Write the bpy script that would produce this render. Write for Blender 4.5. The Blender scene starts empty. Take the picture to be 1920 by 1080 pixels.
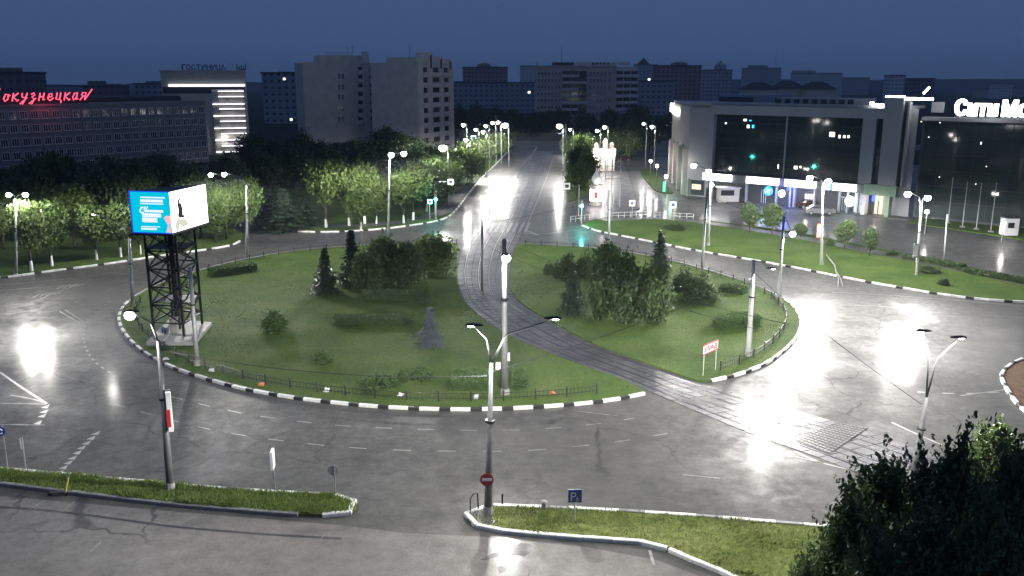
import bpy, math, random
import numpy as np
from mathutils import Vector, Matrix, noise
R = math.radians
random.seed(7)
sc = bpy.context.scene
col = sc.collection
# ------------------------------------------------------------------ camera
F, CX, CY, HC = 1650.0, 960.0, 540.0, 20.0
TH = math.atan(390.0 / F)
CT, ST = math.cos(TH), math.sin(TH)
cam = bpy.data.cameras.new('camera')
cam.sensor_width = 36.0
cam.lens = 36.0 * F / 1920.0
cam.clip_start, cam.clip_end = 0.5, 9000
camo = bpy.data.objects.new('camera', cam)
col.objects.link(camo)
camo.location = (0, 0, HC)
camo.rotation_euler = (math.pi / 2 - TH, 0, 0)
sc.camera = camo
# ------------------------------------------------------------------ world: dusk sky
SUN_EL, SUN_ROT = R(-3.5), R(200)
world = bpy.data.worlds.new('World')
sc.world = world
world.use_nodes = True
wn = world.node_tree
wn.nodes.clear()
sky = wn.nodes.new('ShaderNodeTexSky')
sky.sky_type = 'NISHITA'
sky.sun_disc = False
sky.sun_elevation = SUN_EL
sky.sun_rotation = SUN_ROT
sky.altitude = 200
sky.air_density = 1.0
sky.dust_density = 1.0
sky.ozone_density = 3.0
mixn = wn.nodes.new('ShaderNodeMix')
mixn.data_type = 'RGBA'
mixn.inputs[0].default_value = 0.55
mixn.inputs[7].default_value = (0.62, 1.12, 2.50, 1)
bg = wn.nodes.new('ShaderNodeBackground')
bg.inputs[1].default_value = 0.15
outw = wn.nodes.new('ShaderNodeOutputWorld')
wn.links.new(sky.outputs[0], mixn.inputs[6])
wn.links.new(mixn.outputs[2], bg.inputs[0])
wn.links.new(bg.outputs[0], outw.inputs[0])
sun = bpy.data.lights.new('sun', 'SUN')
sun.energy = 0.03
sun.angle = R(20)
sun.color = (0.75, 0.85, 1.0)
suno = bpy.data.objects.new('sun', sun)
col.objects.link(suno)
suno.rotation_euler = (R(35), R(10), 0)
sc.view_settings.view_transform = 'Standard'
sc.view_settings.look = 'None'
sc.view_settings.exposure = 0.0
sc.view_settings.gamma = 1.0
sc.cycles.use_denoising = True
sc.cycles.use_adaptive_sampling = True
sc.cycles.adaptive_threshold = 0.02
sc.cycles.max_bounces = 4
sc.cycles.diffuse_bounces = 2
sc.cycles.glossy_bounces = 2
sc.cycles.transmission_bounces = 3
sc.cycles.transparent_max_bounces = 6
sc.cycles.sample_clamp_indirect = 4.0
sc.cycles.caustics_reflective = False
sc.cycles.caustics_refractive = False
LAMP_W = 2150.0          # watts of a street lamp at this exposure
LAMP_C = (1.0, 0.97, 0.92)

# ------------------------------------------------------------------ pixels -> world
def ray(px, py):
    x, y = (px - CX) / F, -(py - CY) / F
    return Vector((x, CT + y * ST, -ST + y * CT))
def G(px, py, z=0.0):
    d = ray(px, py)
    t = (z - HC) / d.z
    return Vector((d.x * t, d.y * t, z))
def V(px, py, Y):
    d = ray(px, py)
    t = Y / d.y
    return Vector((d.x * t, Y, HC + d.z * t))
def P(px, D, z=0.0):
    dep = D * CT - (z - HC) * ST
    return Vector(((px - CX) / F * dep, D, z))
def hz(p, py):
    k = (CY - py) / F
    return HC + p.y * (k * CT - ST) / (CT + k * ST)
def mpp(p):                                   # metres per photo pixel at a point
    return (p.y * CT - (p.z - HC) * ST) / F

# ------------------------------------------------------------------ materials
def newmat(name):
    m = bpy.data.materials.new(name)
    m.use_nodes = True
    nt = m.node_tree
    return m, nt, nt.nodes['Principled BSDF']
def plain(name, c, rough=0.6, metal=0.0, var=0.12, scale=3.0, bump=0.0):
    m, nt, b = newmat(name)
    tc = nt.nodes.new('ShaderNodeTexCoord')
    n = nt.nodes.new('ShaderNodeTexNoise')
    n.inputs['Scale'].default_value = scale
    n.inputs['Detail'].default_value = 6
    nt.links.new(tc.outputs['Object'], n.inputs['Vector'])
    r = nt.nodes.new('ShaderNodeValToRGB')
    r.color_ramp.elements[0].position = 0.3
    r.color_ramp.elements[1].position = 0.7
    r.color_ramp.elements[0].color = (*[x * (1 - var) for x in c], 1)
    r.color_ramp.elements[1].color = (*[min(1, x * (1 + var)) for x in c], 1)
    nt.links.new(n.outputs[0], r.inputs[0])
    nt.links.new(r.outputs[0], b.inputs['Base Color'])
    b.inputs['Roughness'].default_value = rough
    b.inputs['Metallic'].default_value = metal
    if bump:
        bm = nt.nodes.new('ShaderNodeBump')
        bm.inputs['Strength'].default_value = bump
        bm.inputs['Distance'].default_value = 0.05
        nt.links.new(n.outputs[0], bm.inputs['Height'])
        nt.links.new(bm.outputs[0], b.inputs['Normal'])
    return m
def glow(name, c, s):
    m = bpy.data.materials.new(name)
    m.use_nodes = True
    nt = m.node_tree
    nt.nodes.clear()
    e = nt.nodes.new('ShaderNodeEmission')
    e.inputs[0].default_value = (*c, 1)
    e.inputs[1].default_value = s
    o = nt.nodes.new('ShaderNodeOutputMaterial')
    nt.links.new(e.outputs[0], o.inputs[0])
    return m
def asphalt(name, c0, c1, r0, r1, wet=0.5, cracks=True, scale=0.05, bump=0.25):
    m, nt, b = newmat(name)
    L = nt.links.new
    geo = nt.nodes.new('ShaderNodeNewGeometry')
    def nz(s, d=5, rough=0.6):
        n = nt.nodes.new('ShaderNodeTexNoise')
        n.inputs['Scale'].default_value = s
        n.inputs['Detail'].default_value = d
        n.inputs['Roughness'].default_value = rough
        L(geo.outputs['Position'], n.inputs['Vector'])
        return n.outputs[0]
    def ramp(src, p0, p1, a, z):
        r = nt.nodes.new('ShaderNodeValToRGB')
        r.color_ramp.elements[0].position = p0
        r.color_ramp.elements[1].position = p1
        r.color_ramp.elements[0].color = (a, a, a, 1) if not isinstance(a, tuple) else (*a, 1)
        r.color_ramp.elements[1].color = (z, z, z, 1) if not isinstance(z, tuple) else (*z, 1)
        L(src, r.inputs[0])
        return r.outputs[0]
    def mul(a, bb):
        mx = nt.nodes.new('ShaderNodeMix')
        mx.data_type = 'RGBA'
        mx.blend_type = 'MULTIPLY'
        mx.inputs[0].default_value = 1
        L(a, mx.inputs[6]); L(bb, mx.inputs[7])
        return mx.outputs[2]
    big = nz(scale, 6)
    c = ramp(big, 0.35, 0.65, c0, c1)
    c = mul(c, ramp(nz(0.8, 10, 0.8), 0.32, 0.68, 0.62, 1.28))
    c = mul(c, ramp(nz(9.0, 6, 0.8), 0.35, 0.65, 0.8, 1.18))
    if cracks:
        # warped cell edges = crack lines, only where a second noise lets them
        wv = nt.nodes.new('ShaderNodeTexNoise'); wv.inputs['Scale'].default_value = 0.5
        L(geo.outputs['Position'], wv.inputs['Vector'])
        va = nt.nodes.new('ShaderNodeVectorMath'); va.operation = 'MULTIPLY_ADD'
        va.inputs[1].default_value = (2.2, 2.2, 0)
        L(wv.outputs['Color'], va.inputs[0]); L(geo.outputs['Position'], va.inputs[2])
        vo = nt.nodes.new('ShaderNodeTexVoronoi'); vo.feature = 'DISTANCE_TO_EDGE'
        vo.inputs['Scale'].default_value = 0.16
        L(va.outputs[0], vo.inputs['Vector'])
        line = ramp(vo.outputs['Distance'], 0.004, 0.012, 0.0, 1.0)
        msk = ramp(nz(0.06, 3), 0.5, 0.56, 1.0, 0.0)
        mxx = nt.nodes.new('ShaderNodeMath'); mxx.operation = 'MAXIMUM'
        L(line, mxx.inputs[0]); L(msk, mxx.inputs[1])
        mr = ramp(mxx.outputs[0], 0, 1, 0.35, 1.0)
        c = mul(c, mr)
    L(c, b.inputs['Base Color'])
    rg = ramp(nz(scale * 2.2, 6, 0.65), 0.38, 0.62, r0, r1)
    rg2 = ramp(nz(1.3, 8, 0.8), 0.34, 0.66, 0.72, 1.3)
    L(mul(rg, rg2), b.inputs['Roughness'])
    b.inputs['IOR'].default_value = 1.5
    L(mul(ramp(nz(0.35, 8, 0.72), 0.40, 0.60, wet * 0.45, wet), ramp(nz(2.6, 8, 0.8), 0.36, 0.6, 0.45, 1.0)), b.inputs['Coat Weight'])
    b.inputs['Coat Roughness'].default_value = 0.165
    b.inputs['Coat IOR'].default_value = 1.33
    bm = nt.nodes.new('ShaderNodeBump')
    bm.inputs['Strength'].default_value = bump
    bm.inputs['Distance'].default_value = 0.02
    L(nz(3.0, 9, 0.75), bm.inputs['Height'])
    L(bm.outputs[0], b.inputs['Normal'])
    return m
def grassmat(name, c0, c1, c2):
    m, nt, b = newmat(name)
    L = nt.links.new
    geo = nt.nodes.new('ShaderNodeNewGeometry')
    n1 = nt.nodes.new('ShaderNodeTexNoise'); n1.inputs['Scale'].default_value = 0.25; n1.inputs['Detail'].default_value = 6
    n2 = nt.nodes.new('ShaderNodeTexNoise'); n2.inputs['Scale'].default_value = 5.0; n2.inputs['Detail'].default_value = 8; n2.inputs['Roughness'].default_value = 0.75
    L(geo.outputs['Position'], n1.inputs['Vector']); L(geo.outputs['Position'], n2.inputs['Vector'])
    r = nt.nodes.new('ShaderNodeValToRGB')
    r.color_ramp.elements[0].position = 0.3; r.color_ramp.elements[0].color = (*c0, 1)
    r.color_ramp.elements[1].position = 0.7; r.color_ramp.elements[1].color = (*c2, 1)
    e = r.color_ramp.elements.new(0.5); e.color = (*c1, 1)
    L(n1.outputs[0], r.inputs[0])
    r2 = nt.nodes.new('ShaderNodeValToRGB')
    r2.color_ramp.elements[0].position = 0.3; r2.color_ramp.elements[0].color = (0.55, 0.55, 0.55, 1)
    r2.color_ramp.elements[1].position = 0.7; r2.color_ramp.elements[1].color = (1.25, 1.25, 1.25, 1)
    L(n2.outputs[0], r2.inputs[0])
    mx = nt.nodes.new('ShaderNodeMix'); mx.data_type = 'RGBA'; mx.blend_type = 'MULTIPLY'; mx.inputs[0].default_value = 1
    L(r.outputs[0], mx.inputs[6]); L(r2.outputs[0], mx.inputs[7])
    n3 = nt.nodes.new('ShaderNodeTexNoise'); n3.inputs['Scale'].default_value = 0.55; n3.inputs['Detail'].default_value = 9; n3.inputs['Roughness'].default_value = 0.7
    L(geo.outputs['Position'], n3.inputs['Vector'])
    r3 = nt.nodes.new('ShaderNodeValToRGB')
    r3.color_ramp.elements[0].position = 0.58; r3.color_ramp.elements[0].color = (0, 0, 0, 1)
    r3.color_ramp.elements[1].position = 0.74; r3.color_ramp.elements[1].color = (0.75, 0.75, 0.75, 1)
    L(n3.outputs[0], r3.inputs[0])
    m3 = nt.nodes.new('ShaderNodeMix'); m3.data_type = 'RGBA'; m3.inputs[7].default_value = (0.115, 0.105, 0.05, 1)
    L(r3.outputs[0], m3.inputs[0]); L(mx.outputs[2], m3.inputs[6])
    L(m3.outputs[2], b.inputs['Base Color'])
    b.inputs['Roughness'].default_value = 0.85
    b.inputs['Specular IOR Level'].default_value = 0.08
    bm = nt.nodes.new('ShaderNodeBump'); bm.inputs['Strength'].default_value = 0.8; bm.inputs['Distance'].default_value = 0.12
    L(n2.outputs[0], bm.inputs['Height']); L(bm.outputs[0], b.inputs['Normal'])
    return m
def leafmat(name, c0, c1, trans=0.25):
    m, nt, b = newmat(name)
    L = nt.links.new
    geo = nt.nodes.new('ShaderNodeNewGeometry')
    oi = nt.nodes.new('ShaderNodeObjectInfo')
    n = nt.nodes.new('ShaderNodeTexNoise'); n.inputs['Scale'].default_value = 1.3; n.inputs['Detail'].default_value = 4
    L(geo.outputs['Position'], n.inputs['Vector'])
    ad = nt.nodes.new('ShaderNodeMath'); ad.operation = 'MULTIPLY_ADD'
    ad.inputs[1].default_value = 0.35; L(oi.outputs['Random'], ad.inputs[0]); L(n.outputs[0], ad.inputs[2])
    r = nt.nodes.new('ShaderNodeValToRGB')
    r.color_ramp.elements[0].position = 0.35; r.color_ramp.elements[0].color = (*c0, 1)
    r.color_ramp.elements[1].position = 0.95; r.color_ramp.elements[1].color = (*c1, 1)
    L(ad.outputs[0], r.inputs[0])
    L(r.outputs[0], b.inputs['Base Color'])
    b.inputs['Roughness'].default_value = 0.5
    b.inputs['Specular IOR Level'].default_value = 0.3
    tr = nt.nodes.new('ShaderNodeBsdfTranslucent'); L(r.outputs[0], tr.inputs[0])
    ms = nt.nodes.new('ShaderNodeMixShader'); ms.inputs[0].default_value = trans
    L(b.outputs[0], ms.inputs[1]); L(tr.outputs[0], ms.inputs[2])
    L(ms.outputs[0], nt.nodes['Material Output'].inputs['Surface'])
    return m
def wallmat(name, c, sx, sz, wc, frac=0.45, rough=0.8):
    """far facade: storeys and window bays too far away to tell apart"""
    m, nt, b = newmat(name)
    L = nt.links.new
    tc = nt.nodes.new('ShaderNodeTexCoord')
    br = nt.nodes.new('ShaderNodeTexBrick')
    br.offset = 0.0
    br.inputs['Scale'].default_value = 1.0
    br.inputs['Brick Width'].default_value = sx
    br.inputs['Row Height'].default_value = sz
    br.inputs['Mortar Size'].default_value = frac
    br.inputs['Mortar Smooth'].default_value = 0.0
    br.inputs['Color1'].default_value = (*wc, 1)
    br.inputs['Color2'].default_value = (*[x * 1.6 for x in wc], 1)
    br.inputs['Mortar'].default_value = (*c, 1)
    sp = nt.nodes.new('ShaderNodeSeparateXYZ'); cb = nt.nodes.new('ShaderNodeCombineXYZ')
    ad = nt.nodes.new('ShaderNodeMath'); ad.operation = 'ADD'
    L(tc.outputs['Object'], sp.inputs[0]); L(sp.outputs[0], ad.inputs[0]); L(sp.outputs[1], ad.inputs[1])
    L(ad.outputs[0], cb.inputs[0]); L(sp.outputs[2], cb.inputs[1])
    L(cb.outputs[0], br.inputs['Vector'])
    L(br.outputs[0], b.inputs['Base Color'])
    b.inputs['Roughness'].default_value = rough
    return m
M = {}
M['asphalt'] = asphalt('wet_asphalt', (0.046, 0.045, 0.041), (0.078, 0.075, 0.068), 0.55, 0.78, 0.42)
M['parking'] = asphalt('wet_parking_asphalt', (0.115, 0.108, 0.097), (0.165, 0.156, 0.14), 0.5, 0.7, 0.8, scale=0.09)  # paler colour stands in for light from behind the camera
M['patch'] = asphalt('asphalt_patch', (0.025, 0.025, 0.026), (0.04, 0.04, 0.04), 0.42, 0.55, 0.1, False, 0.3)
M['slab'] = asphalt('wet_concrete_slab', (0.05, 0.05, 0.055), (0.10, 0.098, 0.102), 0.34, 0.55, 0.35, False, 0.2, 0.4)
M['joint'] = plain('joint_soil', (0.025, 0.025, 0.026), 0.7)
M['paving'] = asphalt('pavement_asphalt', (0.06, 0.058, 0.055), (0.10, 0.095, 0.09), 0.4, 0.6, 0.15, False, 0.2)
M['ground'] = grassmat('distant_ground', (0.012, 0.02, 0.012), (0.016, 0.028, 0.016), (0.02, 0.03, 0.018))
M['lawn'] = grassmat('lawn', (0.055, 0.098, 0.024), (0.078, 0.128, 0.030), (0.108, 0.145, 0.045))
M['lawn_dry'] = grassmat('lawn_dry', (0.12, 0.17, 0.045), (0.165, 0.205, 0.06), (0.205, 0.21, 0.085))
M['bed'] = plain('red_brown_flower_bed', (0.10, 0.045, 0.015), 0.9, var=0.4, scale=1.5)
M['blade'] = leafmat('grass_blade', (0.12, 0.185, 0.042), (0.19, 0.25, 0.07), 0.45)
M['blade_lawn'] = leafmat('grass_blade_lawn', (0.06, 0.11, 0.022), (0.10, 0.15, 0.035), 0.45)
M['blade_dry'] = leafmat('grass_blade_dry', (0.15, 0.20, 0.05), (0.23, 0.25, 0.09), 0.45)
M['paint'] = plain('road_paint', (0.27, 0.27, 0.258), 0.35, var=0.35, scale=2.5)
M['paint_lane'] = plain('lane_paint', (0.21, 0.21, 0.20), 0.4, var=0.4, scale=1.5)
M['paint_worn'] = plain('road_paint_worn', (0.17, 0.17, 0.162), 0.35, var=0.5, scale=2.0)
M['kerb_white'] = plain('kerb_white', (0.74, 0.74, 0.70), 0.5, var=0.18, scale=3)
M['kerb_black'] = plain('kerb_black', (0.022, 0.022, 0.022), 0.5, var=0.3)
M['kerb_grey'] = plain('kerb_grey', (0.26, 0.26, 0.25), 0.55, var=0.25, scale=2)
M['concrete'] = plain('concrete', (0.28, 0.275, 0.26), 0.7, var=0.2, scale=1.5)
M['pole'] = plain('galvanised_pole', (0.27, 0.28, 0.28), 0.45, 0.3, var=0.15, scale=4)
M['pole_white'] = plain('pole_white', (0.42, 0.43, 0.42), 0.5, 0.0, var=0.15, scale=4)
M['pole_grey'] = plain('pole_grey', (0.12, 0.123, 0.12), 0.5, 0.0, var=0.15, scale=4)
M['pole_dull'] = plain('darkened_pole', (0.115, 0.12, 0.12), 0.55, 0.2, var=0.2, scale=4)  # pole colour darkened to offset the strong light of near lamp heads
M['dark_metal'] = plain('dark_metal', (0.018, 0.019, 0.022), 0.5, 0.3, var=0.2)
M['iron'] = plain('black_iron', (0.014, 0.014, 0.015), 0.5)
M['rail'] = plain('steel_rail', (0.30, 0.30, 0.31), 0.28, 0.9, var=0.2, scale=8)
M['bark'] = plain('bark', (0.045, 0.036, 0.028), 0.9, var=0.35, scale=5, bump=0.6)
M['whitewash'] = plain('whitewash', (0.7, 0.7, 0.66), 0.8, var=0.15, scale=6)
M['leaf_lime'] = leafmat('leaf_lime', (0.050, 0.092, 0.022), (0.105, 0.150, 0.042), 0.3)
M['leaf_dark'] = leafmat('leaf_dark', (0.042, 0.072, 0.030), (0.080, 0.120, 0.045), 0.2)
M['leaf_mid'] = leafmat('leaf_mid', (0.055, 0.095, 0.028), (0.105, 0.150, 0.045), 0.25)
M['leaf_bush'] = leafmat('leaf_bush', (0.055, 0.105, 0.032), (0.095, 0.155, 0.05), 0.25)
M['needle'] = leafmat('needle', (0.022, 0.042, 0.026), (0.045, 0.07, 0.04), 0.1)
M['needle_blue'] = leafmat('needle_blue', (0.06, 0.078, 0.088), (0.10, 0.118, 0.13), 0.1)
M['lamp_white'] = glow('lamp_glass', (1.0, 0.97, 0.93), 45.0)
M['lamp_far'] = glow('lamp_glass_far', (1.0, 0.96, 0.90), 30.0)
M['neon_red'] = glow('neon_red', (1.0, 0.07, 0.13), 3.0)
M['led_white'] = glow('led_white', (0.95, 0.97, 1.0), 2.2)
M['sign_white'] = glow('backlit_white', (1.0, 0.97, 0.95), 13.0)
M['sign_pink'] = glow('backlit_pinkish', (1.0, 0.90, 0.92), 9.0)
M['sign_ice'] = glow('backlit_ice', (0.75, 0.92, 1.0), 8.0)
M['sign_cream'] = glow('backlit_cream', (0.95, 1.0, 0.80), 7.0)
M['sign_blue'] = glow('backlit_blue', (0.03, 0.06, 0.75), 8.0)
M['sign_cyan'] = glow('backlit_cyan', (0.04, 0.40, 0.95), 3.0)
M['sign_green'] = glow('backlit_green', (0.15, 0.95, 0.5), 2.0)
M['signal_green'] = glow('signal_green', (0.10, 1.0, 0.85), 60.0)
M['signal_red'] = plain('signal_unlit', (0.10, 0.01, 0.01), 0.3)
M['warm_light'] = glow('lit_doorway', (1.0, 0.80, 0.60), 1.4)
M['lit_window'] = glow('lit_window', (1.0, 0.97, 0.88), 2.5)
M['screen_cyan'] = glow('screen_cyan', (0.0, 0.50, 0.70), 1.15)
M['screen_white'] = glow('screen_white', (0.97, 0.92, 1.0), 6.0)
M['screen_text'] = glow('screen_text', (0.80, 0.90, 1.0), 1.1)
M['screen_cream'] = glow('screen_cream', (0.80, 0.78, 0.66), 0.95)
M['screen_pink'] = glow('screen_pink', (0.95, 0.55, 0.58), 1.0)
M['screen_dark'] = glow('screen_dark', (0.05, 0.055, 0.045), 0.9)
M['screen_edge'] = glow('screen_edge', (0.02, 0.10, 0.9), 0.9)
M['hotel'] = plain('hotel_plaster', (0.25, 0.24, 0.245), 0.85, var=0.12, scale=0.3)
M['tower'] = plain('tower_plaster', (0.40, 0.39, 0.35), 0.85, var=0.08, scale=0.3)
M['panel_grey'] = plain('brick_grey', (0.60, 0.55, 0.47), 0.9, var=0.10, scale=0.5)
M['panel_pink'] = plain('render_pale', (0.72, 0.61, 0.57), 0.85, var=0.12, scale=0.5)
M['brick_brown'] = plain('brick_brown', (0.58, 0.46, 0.40), 0.9, var=0.12, scale=0.4)
M['balcony'] = plain('balcony_panel', (0.70, 0.62, 0.58), 0.8, var=0.25, scale=0.8)
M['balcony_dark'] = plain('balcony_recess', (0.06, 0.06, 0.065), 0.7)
M['frame_white'] = plain('window_frame', (0.62, 0.62, 0.63), 0.5)
M['glass'] = plain('window_glass', (0.02, 0.024, 0.03), 0.08)
M['mall'] = plain('mall_cladding', (0.33, 0.335, 0.35), 0.55, var=0.06, scale=0.4)
M['mall_band'] = plain('mall_band', (0.12, 0.125, 0.135), 0.5, var=0.06)
M['mall_dark'] = plain('mall_dark', (0.05, 0.055, 0.06), 0.5)
M['mall_glass'] = plain('mall_glass', (0.032, 0.048, 0.048), 0.05, var=0.3, scale=0.2)
M['mall_warm'] = plain('mall_side', (0.36, 0.33, 0.31), 0.7, var=0.06, scale=0.4)
M['mall_green'] = plain('mall_green', (0.22, 0.34, 0.24), 0.6)
M['roof_dark'] = plain('roof_dark', (0.05, 0.05, 0.055), 0.8)
M['red_sign'] = plain('sign_red', (0.42, 0.025, 0.03), 0.4)
M['blue_sign'] = plain('sign_blue', (0.012, 0.035, 0.20), 0.4)
M['white_sign'] = plain('sign_white', (0.75, 0.75, 0.75), 0.4, var=0.05)
M['grey_back'] = plain('sign_back', (0.30, 0.31, 0.31), 0.45, 0.4)
M['car_silver'] = plain('car_silver', (0.38, 0.39, 0.40), 0.25, 0.6, var=0.04)
M['car_dark'] = plain('car_dark', (0.05, 0.03, 0.03), 0.25, 0.4)
M['tyre'] = plain('tyre', (0.015, 0.015, 0.015), 0.8)
M['scooter_yellow'] = plain('scooter_yellow', (0.6, 0.5, 0.12), 0.4)
M['orange'] = plain('orange_lantern', (0.55, 0.14, 0.04), 0.5)

# ------------------------------------------------------------------ mesh helpers
class MB:
    def __init__(s):
        s.v, s.f = [], []
    def add(s, vs, fs):
        o = len(s.v)
        s.v += [tuple(v) for v in vs]
        s.f += [tuple(i + o for i in f) for f in fs]
        return s
    def box(s, c, d, rz=0.0, tilt=None):
        hx, hy, h = d[0] / 2, d[1] / 2, d[2] / 2
        m = Matrix.Rotation(rz, 3, 'Z')
        if tilt is not None:
            m = m @ tilt
        vs = [m @ Vector((x * hx, y * hy, z * h)) + Vector(c) for z in (-1, 1) for x, y in ((-1, -1), (1, -1), (1, 1), (-1, 1))]
        return s.add(vs, [(3, 2, 1, 0), (4, 5, 6, 7), (0, 1, 5, 4), (1, 2, 6, 5), (2, 3, 7, 6), (3, 0, 4, 7)])
    def bar(s, a, b, w, h=None):
        a, b = Vector(a), Vector(b)
        h = h or w
        d = b - a
        L = d.length
        if L < 1e-6:
            return s
        d.normalize()
        up = Vector((0, 0, 1)) if abs(d.z) < 0.95 else Vector((1, 0, 0))
        sd = d.cross(up).normalized()
        up = sd.cross(d)
        vs = []
        for p in (a, b):
            for x, y in ((-1, -1), (1, -1), (1, 1), (-1, 1)):
                vs.append(p + sd * x * w / 2 + up * y * h / 2)
        return s.add(vs, [(3, 2, 1, 0), (4, 5, 6, 7), (0, 1, 5, 4), (1, 2, 6, 5), (2, 3, 7, 6), (3, 0, 4, 7)])
    def tube(s, pts, rad, n=8, cap=True):
        pts = [Vector(p) for p in pts]
        if not isinstance(rad, (list, tuple)):
            rad = [rad] * len(pts)
        vs, fs = [], []
        prev = None
        for i, p in enumerate(pts):
            t = (pts[min(i + 1, len(pts) - 1)] - pts[max(i - 1, 0)]).normalized()
            if prev is None:
                up = Vector((0, 0, 1)) if abs(t.z) < 0.9 else Vector((1, 0, 0))
                sd = t.cross(up).normalized()
            else:
                sd = (prev - t * prev.dot(t)).normalized()
            prev = sd
            w = t.cross(sd)
            for k in range(n):
                a = 2 * math.pi * k / n
                vs.append(p + (sd * math.cos(a) + w * math.sin(a)) * rad[i])
        for i in range(len(pts) - 1):
            for k in range(n):
                a, b = i * n + k, i * n + (k + 1) % n
                fs.append((a, b, b + n, a + n))
        if cap:
            fs.append(tuple(range(n - 1, -1, -1)))
            fs.append(tuple(range((len(pts) - 1) * n, len(pts) * n)))
        return s.add(vs, fs)
    def lathe(s, c, prof, n=14, sx=1.0, sy=1.0):
        vs, fs = [], []
        for r, z in prof:
            for k in range(n):
                a = 2 * math.pi * k / n
                vs.append((c[0] + r * math.cos(a) * sx, c[1] + r * math.sin(a) * sy, c[2] + z))
        for i in range(len(prof) - 1):
            for k in range(n):
                a, b = i * n + k, i * n + (k + 1) % n
                fs.append((a, b, b + n, a + n))
        fs.append(tuple(range(n - 1, -1, -1)))
        fs.append(tuple(range((len(prof) - 1) * n, len(prof) * n)))
        return s.add(vs, fs)
    def prism(s, poly, z0, z1):
        n = len(poly)
        area = sum(poly[i][0] * poly[(i + 1) % n][1] - poly[(i + 1) % n][0] * poly[i][1] for i in range(n))
        if area < 0:
            poly = poly[::-1]
        vs = [(p[0], p[1], z0) for p in poly] + [(p[0], p[1], z1) for p in poly]
        fs = [tuple(range(n - 1, -1, -1)), tuple(range(n, 2 * n))]
        fs += [(i, (i + 1) % n, n + (i + 1) % n, n + i) for i in range(n)]
        return s.add(vs, fs)
    def strip(s, pts, w, z):
        """flat ribbon along a ground path"""
        pts = [Vector((p[0], p[1], 0)) for p in pts]
        vs, fs = [], []
        for i, p in enumerate(pts):
            t = pts[min(i + 1, len(pts) - 1)] - pts[max(i - 1, 0)]
            nrm = Vector((-t.y, t.x, 0)).normalized() * w / 2
            vs += [(p.x - nrm.x, p.y - nrm.y, z), (p.x + nrm.x, p.y + nrm.y, z)]
        for i in range(len(pts) - 1):
            fs.append((2 * i, 2 * i + 2, 2 * i + 3, 2 * i + 1))
        return s.add(vs, fs)
def mesh_of(name, mb, off=(0, 0, 0), smooth=False):
    me = bpy.data.meshes.new(name)
    me.from_pydata([(v[0] - off[0], v[1] - off[1], v[2] - off[2]) for v in mb.v], [], mb.f)
    me.update()
    if smooth:
        me.polygons.foreach_set('use_smooth', [True] * len(me.polygons))
    return me
def root_loc(p):
    v = Vector((0, 0, 0))
    while p is not None:
        v += p.location
        p = p.parent
    return v
def tag(o, label=None, cat=None, group=None, kind=None):
    if label: o['label'] = label
    if cat: o['category'] = cat
    if group: o['group'] = group
    if kind: o['kind'] = kind
    return o
def obj(name, mb, mat, parent=None, smooth=False):
    """ONE mesh object from world-space geometry"""
    if parent is None:
        a = np.array(mb.v)
        off = ((a[:, 0].min() + a[:, 0].max()) / 2, (a[:, 1].min() + a[:, 1].max()) / 2, a[:, 2].min())
    else:
        off = root_loc(parent)
    me = mesh_of(name, mb, off, smooth)
    me.materials.append(M[mat])
    o = bpy.data.objects.new(name, me)
    col.objects.link(o)
    if parent is None:
        o.location = off
    else:
        o.parent = parent
    return o
def place(name, me, loc, rz=0.0, parent=None, scale=None):
    o = bpy.data.objects.new(name, me)
    col.objects.link(o)
    o.location = Vector(loc) - (root_loc(parent) if parent else Vector((0, 0, 0)))
    o.rotation_euler = (0, 0, rz)
    if scale is not None:
        o.scale = scale
    if parent: o.parent = parent
    return o
def thing(name, label, cat, loc, group=None):
    o = bpy.data.objects.new(name, None)
    o.empty_display_size = 0.3
    col.objects.link(o)
    o.location = loc
    return tag(o, label, cat, group)
def struct(name, mb, mat, parent=None):
    o = obj(name, mb, mat, parent)
    if parent is None: o['kind'] = 'structure'
    return o
def smooth_path(pts, step=0.6, closed=False):
    """Catmull-Rom through ground points, resampled evenly"""
    pts = [Vector((p[0], p[1], 0)) for p in pts]
    n = len(pts)
    dense = []
    rng = range(n) if closed else range(n - 1)
    for i in rng:
        if closed:
            p0, p1, p2, p3 = pts[i - 1], pts[i], pts[(i + 1) % n], pts[(i + 2) % n]
        else:
            p0, p1, p2, p3 = pts[max(i - 1, 0)], pts[i], pts[i + 1], pts[min(i + 2, n - 1)]
        for k in range(12):
            t = k / 12
            dense.append(0.5 * ((2 * p1) + (p2 - p0) * t + (2 * p0 - 5 * p1 + 4 * p2 - p3) * t * t + (3 * p1 - p0 - 3 * p2 + p3) * t ** 3))
    dense.append(pts[0] if closed else pts[-1])
    return resample(dense, step)
def resample(dense, step=None, count=None):
    cum = [0.0]
    for a, b in zip(dense, dense[1:]):
        cum.append(cum[-1] + (b - a).length)
    n = count or max(2, int(cum[-1] / step) + 1)
    out, j = [], 0
    for i in range(n):
        s = cum[-1] * i / (n - 1)
        while j < len(cum) - 2 and cum[j + 1] < s: j += 1
        L = cum[j + 1] - cum[j]
        out.append(dense[j].lerp(dense[j + 1], (s - cum[j]) / L if L > 0 else 0))
    return out
def gp(pxs):
    return [G(x, y) for x, y in pxs]
def inside(p, poly):
    c = False
    j = len(poly) - 1
    for i in range(len(poly)):
        a, b = poly[i], poly[j]
        if (a[1] > p[1]) != (b[1] > p[1]) and p[0] < (b[0] - a[0]) * (p[1] - a[1]) / (b[1] - a[1]) + a[0]:
            c = not c
        j = i
    return c
def offset_path(path, d):
    out = []
    for i, p in enumerate(path):
        t = path[min(i + 1, len(path) - 1)] - path[max(i - 1, 0)]
        nrm = Vector((-t.y, t.x, 0)).normalized()
        out.append(p + nrm * d)
    return out
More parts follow.
